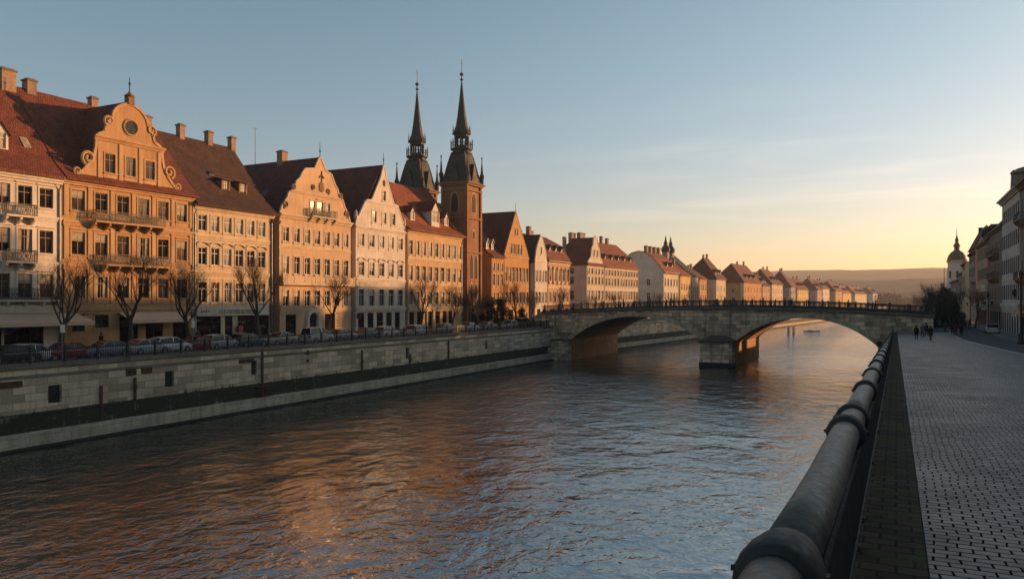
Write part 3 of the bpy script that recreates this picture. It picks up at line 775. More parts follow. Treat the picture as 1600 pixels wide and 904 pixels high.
m = MB(); m.lathe([(.08, 23.8), (.05, 24.6), (.03, 25.8)], xc, .1, 6); m.build('finial', IRON, b)

# 9 narrow white gable
Y0, Y1 = yof(836, -72), yof(855, -72)
W = Y1 - Y0; xc = W * .5
gp = [(13.9, 0, W), (15.0, .45, W - .45), (16.2, .8, W - .8), (17.5, 1.5, W - 1.5), (18.8, xc - .9, xc + .9), (19.8, xc - .03, xc + .03)]
b, W, xs = house('gabled_townhouse', 'narrow white house with one small pointed gable, left of the ornate mansard house', -72, Y0, Y1, 13.9, 17, WHITE, cols=4, w=.95, rows=[(4.4, 2.5, 'plain'), (9.2, 2.6, 'plain')], tmat=TRIM_WHITE, gable=gp, gable_ops=[(xc, 15.6, .8, 1.5, 'plain')], group=GL, pale=(.2, .5), shop=[(2, .2, 1.8, 2.9, 'shop'), (5, .2, 1.8, 2.9, 'shop')])
roof_gable(b, xc, W / 2 + .1, 14.0, 20.0, .3, 17, ROOF_DARK); coping(b, gp, TRIM_WHITE, .13, .05); course(b, 0, W, 14.0, TRIM_WHITE, .15, .2); course(b, 0, W, 8.2, TRIM_WHITE, .15, .2)
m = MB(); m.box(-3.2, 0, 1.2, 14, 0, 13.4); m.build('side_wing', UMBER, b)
m = MB(); m.slab([[(-3.2, 1.0, 13.5), (0, 1.0, 13.5), (0, 8, 17.5), (-3.2, 8, 17.5)], [(-3.2, 8, 17.5), (0, 8, 17.5), (0, 14, 13.5), (-3.2, 14, 13.5)]], .2); m.build('wing_roof', ROOF_DARK, b)
chimney(b, -2.2, 7, 16, 19.5, 1.3, 1)

# 10 ornate mansard house
Y0, Y1 = yof(856, -72), yof(890, -72)
b, W, xs = house('mansard_house', 'rose house with carved ornament between its windows and three white dormers in a mansard roof', -72, Y0, Y1, 14.2, 13, PINKISH, cols=5, w=1.15, rows=[(4.6, 2.4, 'cross'), (9.6, 2.9, 'cross')], tmat=TRIM_CREAM, group=GL, pale=(.2, .4), endprof=[(0, 14.2), (2.2, 18.2), (6.5, 20.6), (10.8, 18.2), (13, 14.2)], shop=[(2.5, .2, 2.4, 2.9, 'shop'), (7, .2, 2.4, 2.9, 'shop'), (11.4, .2, 2.4, 2.9, 'shop')])
roof_eaves(b, W, 13, 14.2, 20.8, ROOF_RED, ov=.5, kick=(2.0, 18.4)); cornice(b, 0, W, 14.3, TRIM_CREAM, .5, .8); course(b, 0, W, 8.6, TRIM_CREAM, .2, .4)
m = MB()
for k in range(6):
    x = .5 + (W - 1) * k / 5
    m.box(x - .3, x + .3, -.12, .01, 9.0, 12.8); m.lathe([(.05, 12.0), (.32, 12.3), (.32, 12.8), (.05, 13.1)], x, -.1, 8, sy=.5)
    m.lathe([(.05, 8.8), (.3, 9.0), (.3, 9.3), (.05, 9.6)], x, -.1, 8, sy=.5)
m.build('carved_ornament', TRIM_DARK, b)
for k in range(3): dormer(b, W * (.25 + .27 * k), .9, 15.1, 1.5, 2.1, TRIM_WHITE, ROOF_SLATE, 'gable', 'plain', G_PALE, 4)
chimney(b, 2.3, 6, 19.5, 22.3, 1.1, .9); chimney(b, 5.2, 7, 19.8, 21.6, 2.0, 1.0); chimney(b, -.4, 7, 18, 21.3, .8, .8)

# 11 + 12 white corner house with a small gable and long wing (from here the quay bends)
ANG = 90 - math.degrees(math.atan(.08))
def bend_span(pa, pb):
    Ya, Yb = yof_bend(pa), yof_bend(pb)
    return Ya, Yb
Ya, Yb = bend_span(917, 944)
W = Yb - Ya; xc = W * .5
gp = [(14.3, xc - 5.0, xc + 5.0), (15.4, xc - 4.2, xc + 4.2), (16.3, xc - 2.9, xc + 2.9), (18.6, xc - 2.3, xc + 2.3), (19.6, xc - 1.4, xc + 1.4), (21.2, xc - 1.1, xc + 1.1), (21.9, xc - .03, xc + .03)]
b, W, xs = house('corner_house', 'pale corner house with stepped white gable, shaded flank and big hipped roof', 0, Ya, Yb, 14.3, 14, WHITE, rot=ANG, origin=(xl(Ya), Ya, 6.4), cols=5, w=1.15, rows=[(1.0, 2.4, 'plain'), (5.2, 2.4, 'plain'), (9.2, 2.0, 'plain'), (11.9, 1.5, 'plain')], tmat=TRIM_CREAM, group=GL, pale=(.2, .2, .2, .2), side_windows=True, gable=gp, gable_ops=[(xc - 1.1, 16.6, .9, 1.6, 'plain'), (xc + 1.1, 16.6, .9, 1.6, 'plain')])
roof_eaves(b, W, 14, 14.3, 21.4, ROOF_RED, ov=.6, hl=6.5); roof_gable(b, xc, 4.6, 14.6, 21.6, .3, 7, ROOF_RED); coping(b, gp, TRIM_WHITE, .16, .05); cornice(b, -.1, W + .1, 14.4, TRIM_CREAM, .45, .5)
chimney(b, 7.5, 8, 20.5, 23.0, 2.4, 1.0); chimney(b, 11.0, 7, 20.5, 23.2, 3.2, 1.0); chimney(b, 3.0, 8, 18.0, 21.6, .8, .8)
Ya, Yb = bend_span(945, 997)
b, W, xs = house('long_house', 'long cream house with five small dormers in its orange roof, right of stepped gable', 0, Ya, Yb, 14.2, 14, WHITE, rot=ANG, origin=(xl(Ya), Ya, 6.4), cols=12, w=1.15, rows=[(1.0, 2.6, 'plain'), (5.2, 2.4, 'plain'), (9.0, 2.1, 'plain'), (11.8, 1.5, 'plain')], tmat=TRIM_CREAM, group=GL, pale=(.3, .2, .2, .2), endprof=[(0, 14.2), (2.6, 17.6), (7, 21.5), (11.4, 17.6), (14, 14.2)])
roof_eaves(b, W, 14, 14.2, 21.6, ROOF_ORANGE, ov=.6, kick=(2.3, 17.7)); cornice(b, 0, W, 14.3, TRIM_CREAM, .5, .5)
for k in range(5): dormer(b, W * (.12 + .19 * k), 1.1, 15.0, 1.6, 1.7, TRIM_WHITE, ROOF_ORANGE, 'gable', 'plain', G_PALE, 4)
chimney(b, W * .55, 7, 21, 23.2, .8, .8); chimney(b, W * .72, 7, 21, 22.9, 1.1, .8)

# 13 arched-roof house, side towards us
Ya, Yb = bend_span(1037, 1060)
b, W, xs = house('arched_roof_house', 'cream house with big grey rounded gable flank and orange roof carrying a line of chimneys', 0, Ya, Yb, 14.2, 17, WHITE, rot=ANG, origin=(xl(Ya), Ya, 6.4), cols=5, w=1.2, rows=[(1.0, 2.6, 'plain'), (5.2, 2.4, 'plain'), (9.8, 2.2, 'plain')], tmat=TRIM_CREAM, group=GL, pale=(.2, .2, .2), side_windows=True, endprof=[(0, 14.2), (1.6, 16.3), (3.6, 18.7), (6, 20.4), (8.5, 21.0), (11, 20.4), (13.4, 18.7), (15.4, 16.3), (17, 14.2)])
m = MB(); P = [(-.6, 13.9), (1.4, 16.5), (3.5, 18.95), (6, 20.65), (8.5, 21.25), (11, 20.65), (13.5, 18.95), (15.6, 16.5), (17.6, 13.9)]
m.slab([[(-.2, p[0], p[1]), (W + .2, p[0], p[1]), (W + .2, q[0], q[1]), (-.2, q[0], q[1])] for p, q in zip(P[:-1], P[1:])], .2); m.build('roof', ROOF_ORANGE, b)
for k in range(4): chimney(b, 1.4 + k * (W - 2.6) / 3, 6.5, 19.5, 22.6, 1.2, 1.0)
for k in range(2): dormer(b, W * (.45 + .33 * k), 1.0, 14.9, 1.7, 1.7, TRIM_WHITE, ROOF_ORANGE, 'gable', 'plain', G_PALE, 3)
cornice(b, 0, W, 14.2, TRIM_CREAM, .45, .5)

# further houses, ever smaller along the bend
FARS = [  # px0, px1, eave, ridge, wall, roof, columns, hip, name, label, side wall
 (1063, 1079, 13.6, 18.2, YELLOW, ROOF_ORANGE, 4, 0, 'narrow_townhouse', 'yellow narrow house standing between rounded grey flank and the two-spired chapel'),
 (1093, 1104, 13.0, 17.0, ORANGE, ROOF_RED, 3, 0, 'narrow_townhouse', 'small orange house just right of the two-spired chapel'),
 (1119, 1134, 13.4, 22.0, CREAM, ROOF_WINE, 3, 6, 'hipped_house', 'cream house with pale blank flank and very tall wine-red hipped roof'),
 (1162, 1190, 13.0, 21.5, ORANGE, ROOF_RED, 6, 6, 'hipped_house', 'wide apricot house with long white blank flank, behind the middle of the bridge'),
 (1191.5, 1203, 12.0, 17.5, PINKISH, ROOF_WINE, 3, 0, 'hipped_house', 'narrow rose house just past the one with long white flank'),
 (1206, 1223, 13.2, 21.0, CREAM, ROOF_RED, 4, 6, 'hipped_house', 'cream house with reddish flank, second past the long white flank'),
 (1236, 1243, 12.5, 21.5, GREYP, ROOF_RED, 3, 6, 'hipped_house', 'grey narrow-fronted house with tall sloping red roof above the bridge railing'),
 (1246, 1263, 11.5, 18.0, YELLOW, ROOF_WINE, 5, 0, 'hipped_house', 'yellow broad house on the bend, next right of the grey narrow-fronted one'),
 (1277, 1284, 12.0, 19.5, PINKISH, ROOF_RED, 3, 6, 'hipped_house', 'rose house on the bend with dark red flank roof, right of the broad yellow one'),
 (1285.5, 1296, 13.0, 18.5, WHITE, ROOF_RED, 4, 0, 'hipped_house', 'white brightly sunlit house in the middle of the far bend'),
 (1305.5, 1316, 12.0, 19.5, ORANGE, ROOF_RED, 4, 6, 'hipped_house', 'apricot house on the far bend, first of the pair behind the bridge end'),
 (1317, 1330, 11.0, 17.0, YELLOW, ROOF_ORANGE, 5, 0, 'hipped_house', 'yellow house with orange roof on the far bend, second of the pair'),
 (1336, 1354, 11.0, 17.5, CREAM, ROOF_RED, 6, 6, 'hipped_house', 'long low cream house on the far bend, last but one in the row'),
 (1364, 1371, 12.0, 18.5, PALEGREY, ROOF_SLATE, 3, 7, 'hipped_house', 'pale grey house with slate roof, last of the row by the misty woods'),
]
for (pa, pb, H, zr, wm, rm, nc, hip, nm, lb) in FARS:
    Ya, Yb = bend_span(pa, pb); D = 14 if hip else 11
    b, W, xs = house(nm, lb, 0, Ya, Yb, H, D, wm, rot=ANG, origin=(xl(Ya), Ya, 6.4), cols=nc, w=min(1.3, (Yb - Ya) / nc * .5), rows=[(1.0, 2.4, 'f'), (4.8, 2.2, 'f'), (8.6, 2.1, 'f')], far=True, group=GL, pale=(.3, .3, .4), endprof=None if hip else [(0, H), (D / 2, zr - .1), (D, H)])
    if hip: roof_eaves(b, W, D, H, zr, rm, ov=.5, hl=min(hip, W * .45), hr=0 if W < 8 else .4)
    else: roof_eaves(b, W, D, H, zr, rm, ov=.5)
    cornice(b, 0, W, H + .02, TRIM_CREAM, .35, .4); course(b, 0, W, 4.0, TRIM_CREAM, .2, .3)
    m = MB(); m.box(-.06, .0, .3, 1.1, .5, H - .5); m.build('corner_quoin', TRIM_WHITE, b)
    if D == 14 and W > 9:
        for zz in (4.8, 8.6):
            fm, pm, sm = window_meshes(1.1, 1.9, 'plain', FRAME_W, None)
            o = link_mesh('window', fm, b, (-.18, 4.6, zz), R(-90)); link_mesh('pane', pm[0], o)
    for k in range(2 if W > 7 else 1): chimney(b, W * (.5 + .35 * k), D * .5, zr - 1, zr + .9 + .5 * (k % 2), .75, .7)
    if W > 12:
        for k in range(3): dormer(b, W * (.3 + .22 * k), 1.2, H + 1.0, 1.7, 1.7, TRIM_WHITE, rm, 'gable', 'plain', G_PALE, 4)

# ------------------------------------------------------------------ church
def pointed(m, x, z, w, h, y, mi=0, n=8):
    """a pointed arch outline polygon in the facade plane"""
    pts = [(x - w / 2, y, z), (x + w / 2, y, z)]
    for k in range(n + 1):
        t = k / n; pts.append((x + w / 2 - w / 2 * t ** 1.6, y, z + h * .6 + h * .4 * math.sin(t * math.pi / 2)))
    for k in range(n - 1, -1, -1):
        t = k / n; pts.append((x - w / 2 + w / 2 * t ** 1.6, y, z + h * .6 + h * .4 * math.sin(t * math.pi / 2)))
    m.poly(pts, mi=mi)
def church_tower(root, ox, oy, dz=0, full=True):
    """tower parts in church-local axes; (ox, oy) is the corner, 5.2 m square"""
    a = 5.2; H = 27.3 + dz
    def at(mb, name, mat, smooth=False): return mb.build(name, mat, tw, smooth)
    m = MB(); m.box(0, a, 0, a, 0, H)
    tw = m.build('tower', BRICK, root, loc=(ox, oy, 0))
    m = MB()
    for x in (0, a):
        for y in (0, a): m.box(x - .28, x + .28, y - .28, y + .28, 0, H - .6)
    at(m, 'corner_pier', BRICK)
    for z in (13.9, 20.4, H - 1.6): m = MB(); m.box(-.32, a + .32, -.32, a + .32, z, z + .3); at(m, 'stone_band', TRIM_DARK)
    m = MB(); m.box(-.8, a + .8, -.8, a + .8, H - .25, H); m.box(-.5, a + .5, -.5, a + .5, H - .6, H - .25)
    at(m, 'tower_cornice', TRIM_DARK)
    # belfry and facade openings (front and the flank)
    m = MB(); g = MB()
    for fl in range(2):
        T = (lambda p: p) if fl == 0 else (lambda p: (p[1], a - p[0], p[2]))
        for (x, z, w, h) in ((a / 2, 21.6, 1.5, 3.6), (a / 2, 16.6, .9, 1.5)) + (((a / 2 - .85, 9.0, 1.25, 4.6), (a / 2 + .85, 9.0, 1.25, 4.6), (a / 2, 1.0, 1.9, 3.2), (a / 2 - .8, 5.2, 1.0, 2.8), (a / 2 + .8, 5.2, 1.0, 2.8)) if fl == 0 else ()):
            t = MB(); pointed(t, x, z, w + .5, h + .45, -.05); q = MB(); pointed(q, x, z + .1, w, h, -.09)
            t.v = [T(p) for p in t.v]; q.v = [T(p) for p in q.v]
            m.add(t.v, t.f if fl == 0 else t.f); g.add(q.v, q.f)
    at(m, 'window_surround', TRIM_OCHRE); at(g, 'louvred_window', FRAME_D)
    # roof: flared pyramid, gallery, lantern, spire
    c = a / 2; q2 = math.sqrt(2); m = MB(); r4 = math.pi / 4 * 0
    m.lathe([(4.35, H), (3.9, H + .5), (3.35, H + 2.0), (2.85, H + 3.8), (2.35, H + 5.3), (2.05, H + 6.0)], c, c, 4)
    at(m, 'tower_roof', COPPER)
    m = MB()
    for k in range(4):
        ang = math.pi / 2 * k; ca, sa = math.cos(ang), math.sin(ang)
        pts = [(-1.1, 0, .1), (1.1, 0, .1), (0, 0, 3.6), (0, 0, 3.6)]
        tr = lambda x, y, z: (c + x * ca - y * sa, c + x * sa + y * ca, H + z)
        A, B_, T_ = tr(-1.2, -3.0, .05), tr(1.2, -3.0, .05), tr(0, -2.75, 3.7)
        Ab, Bb, Tb = tr(-1.2, -1.2, .05), tr(1.2, -1.2, .05), tr(0, -1.2, 3.7)
        m.poly(A, B_, T_); m.poly(B_, Bb, Tb, T_); m.poly(Ab, A, T_, Tb)
    at(m, 'roof_gable', COPPER)
    m = MB(); m.lathe([(2.0, H + 5.7), (2.05, H + 5.9), (1.75, H + 6.1), (1.75, H + 6.35), (2.15, H + 6.5), (2.15, H + 6.75)], c, c, 8); 
    for k in range(16):
        t = 2 * math.pi * k / 16; x, y = c + 2.02 * math.cos(t), c + 2.02 * math.sin(t)
        m.tube([(x, y, H + 6.75), (x, y, H + 7.75)], .05, 4)
    m.tube([(c + 2.02 * math.cos(2 * math.pi * k / 16), c + 2.02 * math.sin(2 * math.pi * k / 16), H + 7.75) for k in range(17)], .07, 4, cap=False)
    for k in range(8):
        t = 2 * math.pi * (k + .5) / 8; x, y = c + 2.05 * math.cos(t), c + 2.05 * math.sin(t)
        m.lathe([(.12, H + 6.7), (.12, H + 8.1), (.02, H + 8.7)], x, y, 5)
    at(m, 'gallery', COPPER)
    m = MB()
    for k in range(8):
        t = 2 * math.pi * (k + .5) / 8; x, y = c + 1.25 * math.cos(t), c + 1.25 * math.sin(t)
        m.tube([(x, y, H + 6.6), (x, y, H + 9.4)], .17, 5)
    m.lathe([(1.4, H + 6.7), (1.4, H + 7.3)], c, c, 8); m.lathe([(1.4, H + 9.0), (1.45, H + 9.4), (1.65, H + 9.5)], c, c, 8)
    at(m, 'lantern', COPPER)
    m = MB(); m.lathe([(1.5, H + 9.4), (1.85, H + 9.55), (1.85, H + 9.75), (1.45, H + 10.3), (1.15, H + 11.2), (.85, H + 13.0), (.45, H + 16.4), (.12, H + 19.6)], c, c, 8); at(m, 'spire', COPPER)
    m = MB()
    for k in range(8):
        t = 2 * math.pi * k / 8; x, y = c + 1.7 * math.cos(t), c + 1.7 * math.sin(t); m.lathe([(.09, H + 9.7), (.07, H + 10.5), (.01, H + 11.4)], x, y, 5)
    at(m, 'spire_pinnacle', COPPER)
    m = MB(); m.lathe([(.06, H + 19.5), (.12, H + 19.8), (.36, H + 20.05), (.12, H + 20.3), (.1, H + 20.7), (.4, H + 21.0), (.42, H + 21.15), (.1, H + 21.4), (.05, H + 21.5), (.04, H + 24.0)], c, c, 8)
    m.box(c - .3, c + .3, c - .04, c + .04, H + 23.1, H + 23.22); m.box(c - .12, c + .12, c - .045, c + .045, H + 23.6, H + 23.72); at(m, 'cross_finial', GOLD)
    for x in (-.25, a + .25):
        for y in (-.25, a + .25):
            m = MB(); m.lathe([(.38, H), (.4, H + 1.2), (.52, H + 1.5), (.52, H + 1.7), (.28, H + 2.2), (.2, H + 3.2), (.06, H + 4.8), (.16, H + 5.0), (.16, H + 5.15), (.03, H + 5.4)], x, y, 6); at(m, 'pinnacle', COPPER)
    return tw
Yc = 125.0
ch = empty('twin_spired_church', 'brick church with two tall dark copper spires rising above the red roofs', 'church', (-72, Yc, 6.4), R(90))
church_tower(ch, 0, 0); church_tower(ch, 0, 10.2, -.6)
m = MB(); m.box(.8, 5.0, 5.2, 10.2, 0, 20); m.box(5.0, 9.0, 3.0, 13.0, 0, 18); m.build('nave_wall', BRICK, ch)
m = MB(); m.slab([[(.5, 5.2, 20), (5.2, 5.2, 20), (5.2, 7.7, 24), (.5, 7.7, 24)], [(.5, 7.7, 24), (5.2, 7.7, 24), (5.2, 10.2, 20), (.5, 10.2, 20)]], .2); m.build('nave_roof', ROOF_RED, ch)
m = MB(); pointed(m, 2.6, .1, 2.4, 3.6, -.4); m.add([(p[0], -.02, p[2]) for p in m.v[:]], []); m.build('portal', FRAME_D, ch)

# far two-spired chapel
Ya, Yb = bend_span(1081, 1091)
b, W, xs = house('spired_chapel', 'grey chapel with steep dark roof and two small onion turrets, far down the quay', 0, Ya, Yb, 13.5, 18, GREYP, rot=ANG, origin=(xl(Ya), Ya, 6.4), cols=3, w=1.4, rows=[(3.0, 7.0, 'f')], far=True, cat='chapel', endprof=[(0, 13.5), (9, 21.5), (18, 13.5)])
roof_eaves(b, W, 18, 13.5, 21.7, ROOF_SLATE, ov=.4)
for k, (u, yy) in enumerate(((-1.6, 9), (3.6, 9))):
    m = MB(); m.box(u - 1, u + 1, yy - 1, yy + 1, 17, 22.3); t = m.build('turret', GREYP, b)
    m = MB(); m.lathe([(1.3, 22.2), (1.5, 22.6), (1.6, 23.4), (1.0, 24.4), (.6, 24.8), (.75, 25.4), (.4, 26.1), (.1, 28.0)], u, yy, 8); m.build('turret_spire', COPPER, t)
# ================================================================== materials of the ground and the walls
ASPH = plain('asphalt', (.05, .048, .046), .85, 0, .3, .6)
PAVE_L = stone('quay_flagstones', (.20, .18, .16), .6, .6, .4)
COBBLE = None
def cobble_mat():
    m, nt, b = new_mat('worn_paving_setts')
    u0 = uv(nt)
    wob = nt.nodes.new('ShaderNodeTexNoise'); wob.inputs['Scale'].default_value = 1.1; wob.inputs['Detail'].default_value = 3; nt.links.new(u0, wob.inputs['Vector'])
    ua = nt.nodes.new('ShaderNodeVectorMath'); ua.operation = 'MULTIPLY_ADD'
    nt.links.new(wob.outputs['Color'], ua.inputs[0]); ua.inputs[1].default_value = (.16, .13, 0); nt.links.new(u0, ua.inputs[2])
    br = nt.nodes.new('ShaderNodeTexBrick'); nt.links.new(ua.outputs[0], br.inputs['Vector'])
    br.inputs['Scale'].default_value = 1; br.inputs['Brick Width'].default_value = .19; br.inputs['Row Height'].default_value = .125
    br.inputs['Mortar Size'].default_value = .010; br.inputs['Mortar Smooth'].default_value = .15; br.offset = .47
    br.inputs['Color1'].default_value = (.16, .11, .10, 1); br.inputs['Color2'].default_value = (.32, .225, .20, 1); br.inputs['Mortar'].default_value = (.022, .017, .016, 1)
    n1 = noise(nt, u0, .5, 5, .6); n2 = noise(nt, u0, 12, 4, .7); n3 = noise(nt, mapping(nt, u0, (3.3, 5.9, 1)), 1, 2)
    c = mix(nt, 1, br.outputs['Color'], ramp(nt, n1, [(.3, (.6, .57, .56, 1)), (.7, (1.25, 1.22, 1.2, 1))]), 'MULTIPLY')
    c = mix(nt, .5, c, ramp(nt, n3, [(.32, (.3, .3, .3, 1)), (.68, (1.6, 1.55, 1.5, 1))]), 'MULTIPLY')
    c = mix(nt, .4, c, ramp(nt, n2, [(.3, (.5, .5, .5, 1)), (.7, (1.4, 1.4, 1.4, 1))]), 'MULTIPLY')
    L(nt, c, b.inputs['Base Color'])
    L(nt, ramp(nt, n1, [(.35, (.42,) * 3 + (1,)), (.65, (.62,) * 3 + (1,))]), b.inputs['Roughness'])
    inv = nt.nodes.new('ShaderNodeMath'); inv.operation = 'SUBTRACT'; inv.inputs[0].default_value = 1; nt.links.new(br.outputs['Fac'], inv.inputs[1])
    h = mix(nt, .3, inv.outputs[0], n3)
    sp_ = nt.nodes.new('ShaderNodeMath'); sp_.operation = 'MULTIPLY'; nt.links.new(inv.outputs[0], sp_.inputs[0]); sp_.inputs[1].default_value = .4; nt.links.new(sp_.outputs[0], b.inputs['Specular IOR Level'])
    bump(nt, b, h, .5, .012)
    return m
COBBLE = cobble_mat()
def moss_mat():
    m, nt, b = new_mat('mossy_brick_strip')
    u0 = uv(nt)
    br = nt.nodes.new('ShaderNodeTexBrick'); nt.links.new(u0, br.inputs['Vector'])
    br.inputs['Scale'].default_value = 1; br.inputs['Brick Width'].default_value = .26; br.inputs['Row Height'].default_value = .2; br.inputs['Mortar Size'].default_value = .012
    br.inputs['Color1'].default_value = (.06, .038, .027, 1); br.inputs['Color2'].default_value = (.11, .072, .05, 1); br.inputs['Mortar'].default_value = (.025, .017, .012, 1)
    n1 = noise(nt, u0, 1.1, 6, .7); n2 = noise(nt, u0, 25, 4, .7)
    moss = ramp(nt, n2, [(.3, (.045, .05, .012, 1)), (.7, (.11, .10, .035, 1))])
    c = mix(nt, ramp(nt, n1, [(.5, (0, 0, 0, 1)), (.62, (.85, .85, .85, 1))]), br.outputs['Color'], moss)
    L(nt, c, b.inputs['Base Color']); b.inputs['Roughness'].default_value = .85; b.inputs['Specular IOR Level'].default_value = .1
    bump(nt, b, mix(nt, .5, n2, br.outputs['Fac'], 'SUBTRACT'), .7, .02)
    return m
MOSS = moss_mat()
WALLSTONE = stone('pale_quay_ashlar', (.64, .50, .345), 1.75, .6, .4, .03, .5, (.06, .05, .04), 1, .35)
COPSTONE = stone('coping_stone', (.22, .19, .155), 1.6, .4, .5)
PLINTH = stone('plinth_stone', (.52, .43, .31), 1.6, .55, .5, .025, .4)
def algae_mat():
    m = stone('algae_stone', (.34, .29, .215), 1.5, .5, .5, .025, .4); nt = m.node_tree; b = nt.nodes['Principled BSDF']
    src = b.inputs['Base Color'].links[0].from_socket; u = uv(nt)
    n = noise(nt, mapping(nt, u, (.5, .9, 1)), 1, 6, .7); n2 = noise(nt, mapping(nt, u, (2.2, .3, 1)), 1, 5, .7)
    f = mix(nt, .45, n, n2)
    c = mix(nt, ramp(nt, f, [(.35, (0, 0, 0, 1)), (.45, (.97, .97, .97, 1))]), src, ramp(nt, noise(nt, u, 6, 4), [(.3, (.014, .015, .009, 1)), (.7, (.045, .045, .027, 1))]))
    L(nt, c, b.inputs['Base Color']); return m
ALGAEB = algae_mat()
def tide_mat():
    m = stone('quay_ashlar_with_tide_line', (.64, .50, .345), 1.75, .6, .4, .03, .55, (.06, .05, .04), 1, .3); nt = m.node_tree; b = nt.nodes['Principled BSDF']
    src = b.inputs['Base Color'].links[0].from_socket; u = uv(nt)
    n2 = noise(nt, mapping(nt, u, (1.1, .18, 1)), 1, 6, .7); sp = nt.nodes.new('ShaderNodeSeparateXYZ'); nt.links.new(u, sp.inputs[0])
    a = nt.nodes.new('ShaderNodeMath'); a.operation = 'MULTIPLY_ADD'; nt.links.new(n2, a.inputs[0]); a.inputs[1].default_value = 3.4; s_ = nt.nodes.new('ShaderNodeMath'); s_.operation = 'SUBTRACT'; s_.inputs[0].default_value = .95; nt.links.new(sp.outputs['Y'], s_.inputs[1]); nt.links.new(s_.outputs[0], a.inputs[2])
    c = mix(nt, ramp(nt, a.outputs[0], [(.0, (0, 0, 0, 1)), (.28, (.9, .9, .9, 1))]), src, (.03, .03, .02, 1))
    L(nt, c, b.inputs['Base Color']); return m
ALGAE = stone('algae_stone', (.032, .033, .024), 1.1, .5, .6, .012, .4, (.012, .014, .008))
BRSTONE = stone('bridge_stone', (.60, .455, .305), 1.5, .66, .7, .05, .75, (.05, .038, .028), .8, .25)
BRDARK = stone('damp_bridge_stone', (.10, .085, .066), .95, .48, .7)
VOUSS = stone('arch_stone', (.52, .42, .30), .5, 1.2, .6, .02, .35, (.05, .04, .03), .8)
RAILM = plain('worn_grey_rail_paint', (.080, .061, .047), .5, .1, .5, 7, .5, .5)
IRONRAIL = plain('dark_rail_iron', (.020, .017, .015), .65, .1, .4, 5)
RUST = plain('rusty_iron', (.09, .035, .018), .85, 0, .5, 2)

# ------------------------------------------------------------------ water
def water():
    m, nt, b = new_mat('river_water')
    pos = nt.nodes.new('ShaderNodeNewGeometry').outputs['Position']
    b.inputs['Base Color'].default_value = (.012, .016, .016, 1)
    b.inputs['Roughness'].default_value = .025; b.inputs['IOR'].default_value = 5.0
    p1 = mapping(nt, pos, (1, .8, 1)); 
    a = noise(nt, p1, .34, 2, .5, .4); c = noise(nt, p1, 1.4, 3, .55, .6); d = noise(nt, p1, 3.8, 2, .5, .3)
    big = noise(nt, pos, .035, 2)
    def mul(x, y):
        k = nt.nodes.new('ShaderNodeMath'); k.operation = 'MULTIPLY'; nt.links.new(x, k.inputs[0])
        if isinstance(y, (int, float)): k.inputs[1].default_value = y
        else: nt.links.new(y, k.inputs[1])
        return k.outputs[0]
    def add(x, y):
        k = nt.nodes.new('ShaderNodeMath'); k.operation = 'ADD'; nt.links.new(x, k.inputs[0]); nt.links.new(y, k.inputs[1]); return k.outputs[0]
    calm = ramp(nt, big, [(.35, (.4,) * 3 + (1,)), (.65, (1.25,) * 3 + (1,))])
    h = add(mul(a, WAVE[0]), mul(add(mul(c, WAVE[1]), mul(d, WAVE[2])), calm))
    bump(nt, b, h, 1.0, 1.0)
    return m
WAVE = (.27, .135, .030)
mb = MB(); mb.poly((-75, -120, 0), (60, -120, 0), (60, 1000, 0), (-75, 1000, 0))
o = mb.build('river_water', water()); tag(o, 'dark rippled river water', None, None, 'structure')

# ------------------------------------------------------------------ ground
mb = MB()
LP = [(-60.1, -120), (-60.1, 170), (-60.1 + .08 * 730, 900)]
RP = [(-.46, -120), (-.46, 170), (22, 900)]
FAR = 6000
z = 6.28
for (a, c) in zip(LP[:-1], LP[1:]): mb.poly((-FAR, a[1], z), (a[0], a[1], z), (c[0], c[1], z), (-FAR, c[1], z))
mb.poly((-.46, 112, z), (FAR, 112, z), (FAR, 170, z), (-.46, 170, z)); mb.poly((-.46, 170, z), (FAR, 170, z), (FAR, 900, z), (22, 900, z))
mb.poly((-FAR, 900, z), (-60.1 + 58.4, 900, z), (22, 900, z), (FAR, 900, z), (FAR, 1050, z), (-FAR, 1050, z))
mb.poly((16, -120, z), (FAR, -120, z), (FAR, 112, z), (16, 112, z))
mb.poly((-1.7, 900, z), (-1.7, 900, -1), (22, 900, -1), (22, 900, z))
EARTH = plain('earth_and_fields', (.075, .065, .04), .95, 0, .4, .02, .2, 0)
o = mb.build('ground', EARTH); tag(o, None, None, None, 'structure')

def strip(name, mat, xa, xb, z, ya=-60, yb=170, y2=880, off=0):
    m = MB(); k = .08
    m.poly((xa, ya, z), (xb, ya, z), (xb, yb, z), (xa, yb, z)); m.poly((xa, yb, z), (xb, yb, z), (xb + k * (y2 - yb), y2, z), (xa + k * (y2 - yb), y2, z))
    m.poly((xb, ya, z), (xb, ya, z - .3), (xb, yb, z - .3), (xb, yb, z)); m.poly((xa, yb, z), (xa, yb, z - .3), (xa, ya, z - .3), (xa, ya, z))
    o = m.build(name, mat); tag(o, None, None, None, 'structure'); return o
strip('road_left_bank', ASPH, -69.3, -61.9, 6.3)
strip('pavement_by_houses', PAVE_L, -76, -69.3, 6.42)
strip('pavement_by_quay', PAVE_L, -61.9, -59.9, 6.42)

